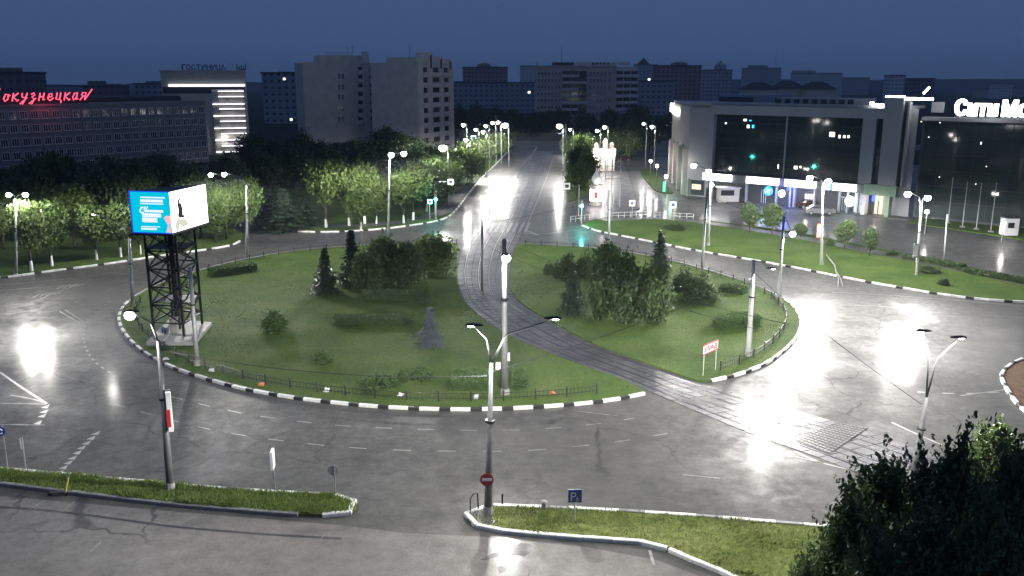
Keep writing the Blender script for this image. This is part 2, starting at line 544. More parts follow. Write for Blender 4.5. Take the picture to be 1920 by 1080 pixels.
# ================================================================== GROUND, ROADS, LAWNS
struct('ground', MB().add([(-2600, -60, -0.03), (2600, -60, -0.03), (2600, 2600, -0.03), (-2600, 2600, -0.03)], [(0, 1, 2, 3)]), 'ground')
ax0 = [(-140, 14), (150, 14), (165, 120), (120, 175), (75, 215), (22, 296), (10, 296)]
road = struct('road', MB().add([(-140, -10, 0), (150, -10, 0), (165, 120, 0), (140, 190, 0), (95, 215, 0), (95, 300, 0), (-6, 300, 0), (-70, 215, 0), (-140, 150, 0)], [tuple(range(9))]), 'asphalt')
cross = struct('cross_street', MB().add([(-180, 262, 0.004), (200, 262, 0.004), (200, 282, 0.004), (-180, 282, 0.004)], [(0, 1, 2, 3)]), 'asphalt')
pk = gp([(-260, 905), (0, 930), (300, 957), (640, 985), (760, 1000), (900, 1006), (1100, 1026), (1230, 1050), (1420, 1120)])
struct('parking_area', MB().add([(p.x, p.y, 0.004) for p in pk] + [(60, 4, 0.004), (-60, 4, 0.004)], [tuple(range(len(pk) + 1, -1, -1))]), 'parking')

def lawn(name, pixels, mat='lawn', h=0.13, smooth=True, step=1.0, world=None):
    pts = world or gp(pixels)
    path = smooth_path(pts, step, True)[:-1] if smooth else pts
    poly = [(p.x, p.y) for p in path]
    return poly, struct(name, MB().prism(poly, -0.05, h), mat)
stone = {}
for key, L in (('kerb_white', 1.25), ('kerb_black', 0.7), ('kerb_grey', 1.2), ('kerb_long', 2.4)):
    b = MB()
    w, h, c = 0.24, 0.26, 0.03
    xs = (-L / 2 + 0.012, L / 2 - 0.012)
    prof = [(-w / 2, -0.06), (-w / 2, h - c - 0.06), (-w / 2 + c, h - 0.06), (w / 2 - c, h - 0.06), (w / 2, h - c - 0.06), (w / 2, -0.06)]
    b.add([(x, y, z) for x in xs for y, z in prof], [tuple(range(6)), tuple(range(11, 5, -1))] + [(i + 6, (i + 1) % 6 + 6, (i + 1) % 6, i) for i in range(6)])
    me = mesh_of('kerb_stone', b)
    me.materials.append(M['kerb_white' if key == 'kerb_long' else key])
    stone[key] = (me, L)
def kerb(name, path, pattern, limit=10000):
    base = struct(name, MB().strip(path, 0.30, 0.006), 'joint')
    cum, tot = [0.0], 0.0
    for a, b in zip(path, path[1:]):
        tot += (b - a).length
        cum.append(tot)
    def at(s):
        for j in range(len(cum) - 1):
            if cum[j + 1] >= s:
                return path[j].lerp(path[j + 1], (s - cum[j]) / max(1e-6, cum[j + 1] - cum[j]))
        return path[-1]
    s, k = 0.0, 0
    while s < tot and k < limit:
        me, L = stone[pattern[k % len(pattern)]]
        if s + L > tot: break
        a, b = at(s), at(s + L)
        mid = (a + b) / 2
        place('kerb_stone', me, (mid.x, mid.y, random.uniform(-0.012, 0.006)), math.atan2(b.y - a.y, b.x - a.x) + random.uniform(-0.012, 0.012), base)
        s += L
        k += 1
    return base
BW = ['kerb_white', 'kerb_black']
# --- island in two halves, split by the tram line
isl_front = gp([(1208, 740), (1160, 750), (1100, 758), (1030, 764), (960, 768), (880, 770), (800, 769), (700, 764), (600, 754), (520, 743), (440, 727), (380, 710), (325, 691), (280, 668), (250, 645), (231, 622), (223, 600), (229, 580), (245, 562)])
isl_back = gp([(245, 562), (290, 538), (370, 510), (460, 488), (560, 472), (700, 461), (800, 458), (858, 458)])
tr_left_in = gp([(857, 475), (855, 510), (860, 547), (885, 583), (957, 633), (1063, 677), (1163, 713), (1206, 735)])
pf, pb_, pl = smooth_path(isl_front, 0.5), smooth_path(isl_back, 0.7), smooth_path(tr_left_in, 1.0)
polyL = [(p.x, p.y) for p in pf + pb_[1:] + pl]
struct('island_lawn', MB().prism(polyL, -0.05, 0.13), 'lawn')
kerb('kerb', pf, BW)
kerb('kerb', pb_, ['kerb_grey'])
isr_right = gp([(1335, 716), (1370, 708), (1405, 697), (1445, 678), (1480, 650), (1498, 625), (1501, 600), (1490, 580), (1470, 563)])
isr_back = gp([(1470, 563), (1440, 548), (1400, 531), (1350, 515), (1300, 501), (1250, 489), (1200, 479), (1130, 469), (1060, 463), (967, 459)])
tr_right_in = gp([(965, 465), (957, 503), (955, 530), (962, 553), (987, 577), (1050, 613), (1117, 648), (1213, 683), (1307, 716)])
qf, qb, ql = smooth_path(isr_right, 0.5), smooth_path(isr_back, 0.7), smooth_path(tr_right_in, 1.0)
polyR = [(p.x, p.y) for p in qf + qb[1:] + ql]
struct('island_lawn', MB().prism(polyR, -0.05, 0.13), 'lawn')
kerb('kerb', qf, BW)
kerb('kerb', qb, ['kerb_grey'])
# --- foreground strips
s1_top = gp([(-120, 872), (0, 883), (130, 894), (320, 912), (520, 927), (630, 932)])
s1_tip = gp([(630, 932), (658, 938), (668, 951), (660, 963), (620, 969), (560, 968)])
s1_bot = gp([(560, 968), (480, 962), (300, 946), (150, 928), (0, 910), (-120, 897)])
a1, a2, a3 = smooth_path(s1_top, 0.6), smooth_path(s1_tip, 0.4), smooth_path(s1_bot, 0.6)
polyS1 = [(p.x, p.y) for p in a1 + a2[1:] + a3[1:]]
struct('verge', MB().prism(polyS1, -0.05, 0.13), 'lawn_dry')
kerb('kerb', a1, ['kerb_long', 'kerb_grey'])
kerb('kerb', a2, ['kerb_white'])
kerb('kerb', a3, ['kerb_grey'])
s2_top = gp([(925, 952), (1075, 958), (1190, 964), (1320, 973), (1450, 984), (1560, 993), (1700, 1008), (1900, 1035)])
s2_tip = gp([(1250, 1032), (1215, 1021), (1100, 1013), (960, 1001), (905, 992), (882, 983), (874, 970), (882, 960), (925, 952)])
s2_bot = gp([(1500, 1150), (1420, 1108), (1360, 1078), (1300, 1054), (1250, 1032)])
b1, b2, b3 = smooth_path(s2_top, 0.6), smooth_path(s2_tip, 0.4), smooth_path(s2_bot, 0.6)
polyS2 = [(p.x, p.y) for p in b1[:-1]] + [(34, 26), (30, 18)] + [(p.x, p.y) for p in b3 + b2[1:-1]]
struct('verge', MB().prism(polyS2, -0.05, 0.13), 'lawn_dry')
kerb('kerb', b1, ['kerb_long', 'kerb_grey'])
kerb('kerb', b2, ['kerb_white'])
kerb('kerb', b3, ['kerb_white'])
tipp = smooth_path(gp([(926, 955), (885, 962), (879, 972), (890, 982), (912, 989), (930, 985), (922, 970)]), 0.3, True)[:-1]
struct('paved_tip', MB().prism([(p.x, p.y) for p in tipp], 0.0, 0.145), 'paving')
# --- right hand verge along the mall
v_front = gp([(1092, 424), (1120, 434), (1160, 442), (1200, 450), (1300, 470), (1400, 487), (1500, 505), (1600, 525), (1700, 543), (1800, 558), (1880, 566), (2000, 570)])
v_back = gp([(2000, 535), (1920, 522), (1800, 499), (1700, 478), (1600, 458), (1500, 438), (1400, 424), (1300, 413), (1200, 410), (1130, 412), (1100, 416)])
c1, c2 = smooth_path(v_front, 0.6), smooth_path(v_back, 1.0)
polyV = [(p.x, p.y) for p in c1 + c2]
struct('verge', MB().prism(polyV, -0.05, 0.13), 'lawn')
kerb('kerb', c1, ['kerb_white', 'kerb_white', 'kerb_black'])
walk = smooth_path(gp([(1130, 414), (1240, 411), (1360, 424), (1500, 447), (1640, 474), (1780, 503), (1950, 540)]), 1.0)
struct('footpath', MB().strip(walk, 2.2, 0.136), 'paving')
polyM, _ = lawn('lawn', [(1201, 322), (1215, 318), (1232, 322), (1252, 350), (1262, 362), (1240, 362), (1222, 352)])
# --- right hand bed at the frame edge
polyB, _ = lawn('flower_bed', [(1878, 710), (1884, 695), (1905, 680), (1950, 665), (2050, 660), (2100, 740), (2000, 790), (1945, 785), (1905, 755)], 'bed')
kerb('kerb', smooth_path(gp([(1990, 800), (1945, 788), (1905, 757), (1878, 712), (1884, 695), (1905, 680), (1950, 665)]), 0.5), BW)
# --- left hand lawns
la_front = gp([(-120, 538), (-30, 526), (30, 519), (100, 509), (200, 496), (300, 481), (380, 470), (430, 462), (452, 452)])
la = smooth_path(la_front, 0.7)
polyA = [(p.x, p.y) for p in la] + [(p.x, p.y) for p in gp([(455, 440), (430, 425), (300, 408), (100, 400), (-120, 420)])]
struct('lawn', MB().prism(polyA, -0.05, 0.13), 'lawn')
kerb('kerb', la, ['kerb_white', 'kerb_white', 'kerb_black'])
lb_front = gp([(496, 420), (512, 428), (535, 433), (600, 436), (680, 433), (760, 425), (830, 412), (855, 394), (880, 362), (905, 332), (930, 308), (945, 292), (955, 282)])
lb = smooth_path(lb_front, 0.7)
polyBb = [(p.x, p.y) for p in lb] + [(p.x, p.y) for p in gp([(930, 275), (800, 290), (600, 310), (500, 330), (470, 390)])]
struct('lawn', MB().prism(polyBb, -0.05, 0.13), 'lawn')
kerb('kerb', lb, ['kerb_white', 'kerb_white', 'kerb_black'])
struct('footpath', MB().strip(smooth_path(gp([(520, 422), (600, 425), (690, 424), (770, 414), (835, 395), (870, 350)]), 1.0), 2.5, 0.136), 'paving')
# --- pavement between the avenue and the mall road
polyC, _ = lawn('pavement', [(1092, 418), (1078, 395), (1068, 340), (1060, 290), (1056, 276), (1150, 276), (1168, 300), (1188, 360), (1200, 392), (1150, 405)], 'paving', smooth=False)
struct('flower_bed', MB().prism([(p.x, p.y) for p in gp([(1064, 380), (1058, 290), (1090, 285), (1105, 330), (1112, 345), (1098, 375)])], 0.1, 0.17), 'lawn')
struct('pavement', MB().prism([(p.x, p.y) for p in gp([(1288, 372), (1700, 414), (2050, 466), (2050, 440), (1700, 395), (1290, 355)])], -0.05, 0.12), 'paving')
struct('lawn', MB().prism([(p.x, p.y) for p in gp([(1700, 418), (2050, 470), (2050, 445), (1720, 405)])], 0.0, 0.14), 'lawn')

# --- tram line: slabs and rails between two edge paths
tl = smooth_path(gp([(1000, 284), (985, 300), (950, 350), (912, 408), (888, 437), (870, 460), (860, 490), (858, 520), (866, 553), (888, 583), (957, 630), (1063, 674), (1163, 711), (1230, 740), (1330, 782), (1420, 818), (1510, 850), (1640, 900), (1800, 965)]), 0.8)
tr = smooth_path(gp([(1038, 284), (1030, 300), (1008, 360), (988, 415), (975, 445), (965, 470), (957, 503), (955, 530), (964, 553), (988, 577), (1050, 611), (1117, 647), (1213, 682), (1307, 716), (1400, 744), (1480, 768), (1590, 797), (1690, 830), (1800, 868), (1950, 920)]), 0.8)
NS = 230
tl, tr = resample(tl, count=NS), resample(tr, count=NS)
b = MB()
b.add([(p.x, p.y, 0.008) for p in tl] + [(p.x, p.y, 0.008) for p in tr], [(i, i + NS, i + NS + 1, i + 1) for i in range(NS - 1)])
track = struct('tram_track', b, 'joint')
def tp(i, u):
    return tl[i].lerp(tr[i], u)
for u in (0.14, 0.40, 0.60, 0.86):
    b = MB()
    w = 0.008
    pr = [(u - w, 0.010), (u - w, 0.034), (u + w, 0.034), (u + w, 0.010)]
    vs = []
    for i in range(NS):
        for uu, z in pr:
            p = tp(i, uu)
            vs.append((p.x, p.y, z))
    fs = []
    for i in range(NS - 1):
        for k in range(3):
            fs.append((i * 4 + k, i * 4 + k + 1, i * 4 + k + 5, i * 4 + k + 4))
    obj('rail', b.add(vs, fs), 'rail', track)
# slabs: the largest in view are parts of their own, the far ones one stuff part
rest = MB()
made = 0
cells = []
for i in range(0, NS - 1):
    for (u0, u1) in ((0.0, 0.125), (0.155, 0.27), (0.27, 0.385), (0.415, 0.585), (0.615, 0.73), (0.73, 0.845), (0.875, 1.0)):
        cells.append((i, u0, u1))
cells.sort(key=lambda c: (tl[c[0]] - Vector((3, 40, 0))).length if c[0] > 60 else 1e6 - c[0])
for n_, (i, u0, u1) in enumerate(cells):
    g = 0.03
    q = [tp(i, u0 + 0.006), tp(i, u1 - 0.006), tp(i + 1, u1 - 0.006), tp(i + 1, u0 + 0.006)]
    q = [q[0].lerp(q[3], g), q[1].lerp(q[2], g), q[2].lerp(q[1], g), q[3].lerp(q[0], g)]
    dz = random.uniform(-0.006, 0.006)
    ti = random.uniform(-0.005, 0.005)
    vs = [(p.x, p.y, 0.005) for p in q] + [(q[k].x, q[k].y, 0.022 + dz + (ti if k < 2 else -ti)) for k in range(4)]
    fs = [(4, 5, 6, 7), (0, 1, 5, 4), (1, 2, 6, 5), (2, 3, 7, 6), (3, 0, 4, 7)]
    if n_ < 300:
        obj('slab', MB().add(vs, fs), 'slab', track)
    else:
        rest.add(vs, fs)
tag(obj('paving_slabs', rest, 'slab', track), kind='stuff')
# grid of small concrete setts where the track leaves the roundabout
gridp = gp([(1490, 826), (1568, 792), (1628, 803), (1556, 852)])
sett = struct('crossing_plate', MB().add([(p.x, p.y, 0.040) for p in gridp], [(3, 2, 1, 0)]), 'joint')
GU, GV = 14, 9
for i in range(GU):
    for j in range(GV):
        def bl(u, v):
            return gridp[0].lerp(gridp[1], u).lerp(gridp[3].lerp(gridp[2], u), v)
        e = 0.11
        q = [bl((i + e) / GU, (j + e) / GV), bl((i + 1 - e) / GU, (j + e) / GV), bl((i + 1 - e) / GU, (j + 1 - e) / GV), bl((i + e) / GU, (j + 1 - e) / GV)]
        z1 = 0.058 + random.uniform(-0.004, 0.004)
        obj('sett', MB().add([(p.x, p.y, 0.030) for p in q] + [(p.x, p.y, z1) for p in q], [(7, 6, 5, 4), (0, 4, 5, 1), (1, 5, 6, 2), (2, 6, 7, 3), (3, 7, 4, 0)]), 'slab', sett)

# --- road paint
def dashes(pxs, on, off, w, mat='paint', z=0.006):
    path = smooth_path(gp(pxs), 0.25)
    b = MB()
    s, seg, draw = 0.0, [path[0]], True
    for a, c in zip(path, path[1:]):
        s += (c - a).length
        if draw: seg.append(c)
        if draw and s > on:
            b.strip(seg, w, z); draw, s = False, 0.0
        elif not draw and s > off:
            draw, s, seg = True, 0.0, [c]
    if draw and len(seg) > 2: b.strip(seg, w, z)
    return struct('lane_marking', b, mat)
def line(pxs, w, mat='paint', z=0.006):
    return struct('lane_marking', MB().strip(smooth_path(gp(pxs), 0.6), w, z), mat)
dashes([(322, 744), (420, 768), (520, 785), (640, 798), (760, 804), (900, 807), (1000, 805), (1100, 797), (1190, 784)], 1.0, 1.3, 0.10, 'paint_lane')
dashes([(215, 758), (330, 790), (430, 812), (560, 830), (700, 842), (850, 846), (980, 845), (1080, 837), (1180, 825), (1300, 804)], 1.0, 1.3, 0.10, 'paint_lane')
dashes([(215, 558), (185, 580), (163, 600), (157, 630), (162, 655), (180, 680), (212, 702)], 0.5, 0.6, 0.16, 'paint_worn')
dashes([(240, 532), (180, 552), (120, 574)], 1.0, 1.2, 0.13, 'paint_worn')
line([(112, 584), (150, 606)], 0.12, 'paint_worn'); line([(122, 581), (158, 604)], 0.12, 'paint_worn')
line([(0, 534), (100, 526), (195, 515)], 0.12, 'paint_worn')
line([(0, 545), (60, 540), (148, 534)], 0.14); line([(148, 534), (120, 543), (95, 553), (75, 560)], 0.14)
line([(0, 698), (40, 726), (88, 757)], 0.16); line([(20, 741), (60, 748), (88, 757)], 0.14, 'paint_worn')
line([(0, 756), (86, 758)], 0.12, 'paint_worn'); line([(0, 796), (84, 797)], 0.1, 'paint_worn')
line([(1490, 846), (1520, 860), (1560, 873), (1625, 886)], 0.16); line([(1490, 856), (1545, 868)], 0.10, 'paint_worn')
line([(1672, 792), (1715, 812), (1765, 834)], 0.14)
line([(985, 432), (1000, 437), (1010, 441)], 0.25); line([(944, 440), (985, 437), (1010, 441)], 0.22)
line([(1040, 290), (1022, 340), (990, 418), (984, 432)], 0.16, 'paint_worn')
line([(1000, 440), (1080, 432), (1090, 430)], 0.16, 'paint_worn')
line([(1280, 890), (1350, 897)], 0.1, 'paint_worn'); line([(1075, 770), (1160, 780)], 0.1, 'paint_worn')
line([(1218, 1032), (1226, 1060)], 0.13, z=0.010)
line([(1560, 548), (1660, 553), (1780, 562), (1920, 574)], 0.12, 'paint_worn')
line([(1600, 572), (1660, 575), (1760, 586), (1920, 596)], 0.12, 'paint_worn')
dashes([(1720, 735), (1800, 738), (1880, 735)], 0.6, 0.7, 0.15)
line([(1800, 742), (1905, 728)], 0.12)
def tri(px, py, w, h):
    q = gp([(px - w * 0.55, py + h * 0.35), (px + w * 0.5, py - h * 0.5), (px + w * 0.22, py + h * 0.5)])
    return [(p.x, p.y, 0.006) for p in q]
b = MB()
for x, y in ((180, 812), (171, 821), (162, 830), (153, 839), (145, 848), (136, 858), (128, 867), (119, 876), (111, 885), (85, 762), (83, 771), (79, 779), (71, 792)):
    b.add(tri(x, y, 17, 8), [(0, 1, 2)])
struct('give_way_marking', b, 'paint')
b = MB()
for k in range(3):                                     # chevrons of the painted island on the left
    for x0, y0 in ((62, 556), (106, 540)):
        b.strip(gp([(x0 + k * 12, y0 + 2 - k * 1.5), (x0 + 14 + k * 12, y0 - 5 - k * 1.5), (x0 + 36 + k * 8, y0 - 3 - k * 1.5)]), 0.22, 0.0065)
struct('chevron_marking', b, 'paint')
b = MB()
for k in range(9):                                     # worn zebra bars at the avenue mouth
    x = 905 + k * 11
    b.strip(gp([(x, 418), (x - 9, 436)]), 0.35, 0.045)
struct('zebra_marking', b, 'paint_worn')
def blob(name, pxs, mat, z=0.005):
    path = smooth_path(gp(pxs), 0.25, True)[:-1]
    path = [p + Vector((random.uniform(-.06, .06), random.uniform(-.1, .1), 0)) for p in path]
    struct(name, MB().add([(p.x, p.y, z) for p in path], [tuple(range(len(path)))]), mat)
blob('asphalt_patch', [(1412, 778), (1440, 774), (1470, 782), (1500, 797), (1480, 798), (1440, 788)], 'patch', 0.045)
blob('asphalt_patch', [(1416, 806), (1432, 802), (1448, 808), (1432, 811)], 'patch', 0.045)
blob('asphalt_patch', [(1272, 752), (1300, 750), (1330, 756), (1310, 760)], 'patch', 0.045)
blob('asphalt_patch', [(1620, 802), (1650, 790), (1740, 822), (1740, 842), (1680, 832)], 'patch')
blob('asphalt_patch', [(1660, 562), (1700, 572), (1745, 580), (1760, 605), (1720, 598)], 'patch')
blob('asphalt_patch', [(960, 1024), (990, 1020), (1003, 1030), (985, 1042), (940, 1045), (900, 1050)], 'patch', 0.009)
blob('asphalt_patch', [(1040, 1012), (1080, 1014), (1090, 1022), (1050, 1020)], 'patch', 0.009)
blob('asphalt_patch', [(935, 1062), (950, 1060), (952, 1068), (938, 1074)], 'patch', 0.009)
# tar line along the parking area
struct('tar_seam', MB().strip(smooth_path(gp([(-60, 948), (60, 955), (180, 968), (330, 988), (500, 1002), (640, 1010)]), 0.5), 0.18, 0.008), 'patch')
b = MB()
for (x0, y0, x1, y1) in ((85, 938, 55, 955), (140, 940, 115, 960), (190, 1015, 170, 1035), (610, 1002, 600, 1012)):
    b.strip(gp([(x0, y0), (x1, y1)]), 0.07, 0.0085)
struct('bay_marking', b, 'paint_worn')

# --- grass blades (nobody could count them)
def grass_stuff(polys, n, hmin, hmax, mat, label, z=0.12, wmul=1.0):
    b = MB()
    rs = random.Random(len(polys) * 13 + n)
    xs = [p[0] for poly in polys for p in poly]; ys = [p[1] for poly in polys for p in poly]
    x0, x1, y0, y1 = min(xs), max(xs), min(ys), max(ys)
    k = t = 0
    while k < n and t < n * 12:
        t += 1
        x, y = rs.uniform(x0, x1), rs.uniform(y0, y1)
        if abs(x) > y * 0.66 + 6: continue
        if not any(inside((x, y), poly) for poly in polys): continue
        d = noise.noise(Vector((x * 0.35, y * 0.35, 0))) + 0.6 * noise.noise(Vector((x * 1.3, y * 1.3, 5)))
        if d < rs.uniform(-1.2, 0.1): continue
        h = rs.uniform(hmin, hmax) * (1.0 + 0.9 * max(0, d))
        a = rs.uniform(0, 6.283)
        w = h * rs.uniform(0.16, 0.3) * wmul
        lx, ly = rs.uniform(-.6, .6) * h, rs.uniform(-.6, .6) * h
        b.add([(x - w * math.cos(a), y - w * math.sin(a), z), (x + w * math.cos(a), y + w * math.sin(a), z), (x + lx, y + ly, z + h)], [(0, 1, 2)])
        k += 1
    return tag(obj('grass', b, mat), label, 'grass', kind='stuff')
grass_stuff([polyS1], 26000, 0.08, 0.20, 'blade', 'rough green grass on the narrow kerbed strip at the lower left')
grass_stuff([polyS2], 26000, 0.06, 0.16, 'blade_dry', 'yellow green grass on the verge with the blue parking sign')
grass_stuff([polyL, polyR], 70000, 0.03, 0.075, 'blade_lawn', 'dark green grass covering the roundabout island', wmul=1.6)
grass_stuff([polyV, polyA, polyBb], 26000, 0.03, 0.08, 'blade_lawn', 'grass of the outer lawns around the roundabout', wmul=2.0)
# ================================================================== STREET LAMPS AND POLES
def light_at(parent, loc, watts, radius=0.22, colr=LAMP_C, spot=0):
    li = bpy.data.lights.new('lamp_light', 'SPOT' if spot else 'POINT')
    if spot:
        li.spot_size = R(spot); li.spot_blend = 0.35
        # street luminaire optics: the beam is stronger to the sides than straight down (batwing)
        li.use_nodes = True
        nt = li.node_tree
        em = next(n for n in nt.nodes if n.type == 'EMISSION')
        ge = nt.nodes.new('ShaderNodeNewGeometry'); sp = nt.nodes.new('ShaderNodeSeparateXYZ')
        ab = nt.nodes.new('ShaderNodeMath'); ab.operation = 'ABSOLUTE'
        mx = nt.nodes.new('ShaderNodeMath'); mx.operation = 'MAXIMUM'; mx.inputs[1].default_value = 0.27
        pw_ = nt.nodes.new('ShaderNodeMath'); pw_.operation = 'POWER'; pw_.inputs[1].default_value = -2.1
        nt.links.new(ge.outputs['Incoming'], sp.inputs[0]); nt.links.new(sp.outputs[2], ab.inputs[0])
        nt.links.new(ab.outputs[0], mx.inputs[0]); nt.links.new(mx.outputs[0], pw_.inputs[0])
        co = nt.nodes.new('ShaderNodeMath'); co.operation = 'DIVIDE'; co.inputs[1].default_value = 0.16; co.use_clamp = True
        mu = nt.nodes.new('ShaderNodeMath'); mu.operation = 'MULTIPLY'      # cut-off towards the horizontal
        nt.links.new(ab.outputs[0], co.inputs[0]); nt.links.new(co.outputs[0], mu.inputs[0]); nt.links.new(pw_.outputs[0], mu.inputs[1])
        nt.links.new(mu.outputs[0], em.inputs['Strength'])
    li.energy = watts
    li.color = colr
    li.shadow_soft_size = radius
    o = bpy.data.objects.new('lamp_light', li)
    col.objects.link(o)
    o.parent = parent
    o.location = Vector(loc) - root_loc(parent)
    return o
def head(t, pos, d, lit=True, size=1.0, watts=None, mat='lamp_white'):
    """cobra head: housing above, bowl below; d = direction the arm points"""
    d = Vector((d.x, d.y, 0))
    d = d.normalized() if d.length > 1e-4 else Vector((0, -1, 0))
    s = Vector((-d.y, d.x, 0))
    pos = Vector(pos)
    b = MB()
    secs = [(-0.42, 0.05, 0.05), (-0.15, 0.11, 0.08), (0.12, 0.15, 0.10), (0.30, 0.12, 0.07), (0.38, 0.05, 0.03)]
    vs, fs = [], []
    for x, w, h in secs:
        for yy, zz in ((-w, 0), (-w * 0.8, h), (w * 0.8, h), (w, 0)):
            vs.append(pos + d * x * size + s * yy * size + Vector((0, 0, zz * size + 0.02)))
    for i in range(4):
        for k in range(4):
            fs.append((i * 4 + k, i * 4 + (k + 1) % 4, i * 4 + 4 + (k + 1) % 4, i * 4 + 4 + k))
    fs += [(3, 2, 1, 0), (16, 17, 18, 19)]
    h_ = obj('lamp_head', b.add(vs, fs), 'dark_metal', t)
    if lit:
        r = 0.27 * size  # bowl enlarged and rounded to imitate the lamp's glare
        b = MB().lathe(pos + d * 0.12 * size + Vector((0, 0, -r * 1.6)), [(0.03 * size, 0), (r * .5, r * .12), (r * .85, r * .45), (r, r * .95), (r * .85, r * 1.4), (r * .5, r * 1.65)], 14)
    else:
        r = 0.16 * size
        b = MB().lathe(pos + d * 0.12 * size + Vector((0, 0, -0.03)), [(r * 0.8, 0), (r, 0.045)], 12)
    obj('lamp_bowl', b, mat, h_, True)
    light_at(h_, pos + d * 0.12 * size + Vector((0, 0, -(0.62 if lit else 0.28) * size)), watts or LAMP_W, 0.2 * size, spot=(180 if lit else 166))
def lamp_post(base_px, top_px, heads, label, r0=0.13, r1=0.09, sleeve=True, lit=True, size=1.0, watts=None, mat='pole', group=None, name='street_lamp', hmat='lamp_white', z0=0.0, dys=None):
    base = G(*base_px)
    H = hz(base, top_px[1])
    top = V(top_px[0], top_px[1], base.y)
    t = thing(name, label, 'lamp post' if heads else 'pole', (base.x, base.y, z0), group)
    mid = base.lerp(top, 0.32)
    obj('post', MB().tube([base + Vector((0, 0, -0.02)), mid, mid + (top - mid) * 0.02, top], [r0 * 1.25, r0 * 1.15, r0, r1], 10), mat, t, True)
    if sleeve:
        obj('base_sleeve', MB().tube([base, base + Vector((0, 0, 0.5))], [r0 * 1.7, r0 * 1.45], 10), 'concrete', t)
        obj('clamp', MB().tube([base.lerp(top, 0.62), base.lerp(top, 0.635)], r0 * 1.35, 10), 'dark_metal', t)
    for k, hp in enumerate(heads):
        dy = (dys[k] if dys else 0.0)
        e = V(hp[0], hp[1], base.y + dy)
        m1 = top + Vector(((e.x - top.x) * 0.25, dy * 0.25, max(0.05, (e.z - top.z) * 0.65)))
        if e.z < top.z + 0.15:
            m1 = top.lerp(e, 0.5) + Vector((0, 0, 0.12))
        obj('arm', MB().tube([top - Vector((0, 0, 0.08)), top.lerp(m1, 0.6), m1, m1.lerp(e, 0.6), e], [0.05, 0.045, 0.04, 0.038, 0.035], 6), mat, t, True)
        d = Vector((e.x - top.x, e.y - top.y, 0))
        head(t, e, d, lit if not isinstance(lit, (list, tuple)) else lit[k], size, watts, hmat)
    return t
lamp_post((30, 517), (30, 374), [(18, 362), (45, 362)], 'street lamp with two bright heads at the left edge of the picture', watts=LAMP_W * 0.38)
lamp_post((249, 573), (242, 447), [(178, 402)], 'slim lamp post with one long arm left of the lattice mast', lit=False, watts=LAMP_W * 0.06)
lamp_post((320, 922), (297, 640), [(247, 585)], 'leaning grey lamp post on the lower left verge with a bright head', r0=0.15, watts=LAMP_W * 0.4, size=0.9, mat='pole_dull')
lamp_post((370, 688), (356, 500), [], 'plain tram pole in front of the lattice mast slab', name='tram_pole', r0=0.15, r1=0.13)
lamp_post((463, 487), (463, 348), [(422, 324), (397, 325)], 'lamp post right of the billboard with two lit heads behind it', watts=LAMP_W * 0.65, dys=[0.4, 0.0])
lamp_post((728, 452), (730, 300), [(731, 287), (755, 285)], 'lamp post with two bright heads before the left trees', watts=LAMP_W * 1.0, size=1.3)
lamp_post((904, 546), (904, 410), [], 'thin tram pole standing between the tracks', name='tram_pole', r0=0.12, r1=0.10, sleeve=False)
lamp_post((947, 742), (945, 448), [(949, 478)], 'white pole at the front of the island with one bright head', r0=0.19, r1=0.14, mat='pole_grey', watts=LAMP_W * 0.8, dys=[-2.4])
lamp_post((915, 967), (921, 680), [(888, 611), (1037, 598)], 'near lamp post with forked arms carrying the no entry sign', r0=0.16, lit=False, watts=LAMP_W * 0.9, mat='pole_dull')
lamp_post((1142, 455), (1142, 356), [], 'tram pole by the far side of the roundabout', name='tram_pole', r0=0.13, r1=0.1)
lamp_post((1316, 510), (1326, 352), [], 'bare tram pole beside the verge lamp opposite the first mall sign', name='tram_pole', r0=0.14, r1=0.12)
lamp_post((1328, 462), (1333, 340), [(1303, 307), (1331, 318)], 'lamp post on the verge with two heads before the first mall sign', watts=LAMP_W * 0.8, size=1.25)
lamp_post((1459, 570), (1470, 405), [(1484, 435)], 'tall pole on the right island edge with one bright low head', r0=0.14, r1=0.11, mat='pole_white', watts=LAMP_W * 0.6)
lamp_post((1403, 670), (1413, 487), [(1447, 504)], 'white pole on the right island lawn with a short arm', r0=0.17, r1=0.13, mat='pole_white', lit=False, watts=LAMP_W * 0.75)
lamp_post((1540, 498), (1543, 345), [(1521, 330), (1551, 336)], 'lamp post on the verge with two heads before the lit mall doors', watts=LAMP_W * 0.8, size=1.25, mat='pole_white')
lamp_post((1719, 518), (1727, 385), [(1705, 360), (1737, 367)], 'lamp post on the verge with two heads at the dark mall wing', watts=LAMP_W * 0.6, size=1.2, mat='pole_white')
lamp_post((1712, 900), (1737, 745), [(1731, 622), (1798, 634)], 'near lamp post with forked arms rising out of the lower right trees', r0=0.17, lit=False, watts=LAMP_W * 0.8, mat='pole_dull')
lamp_post((1770, 492), (1776, 402), [], 'thin pole on the verge right of the mall wing lamp', name='tram_pole', r0=0.09, r1=0.07, sleeve=False)
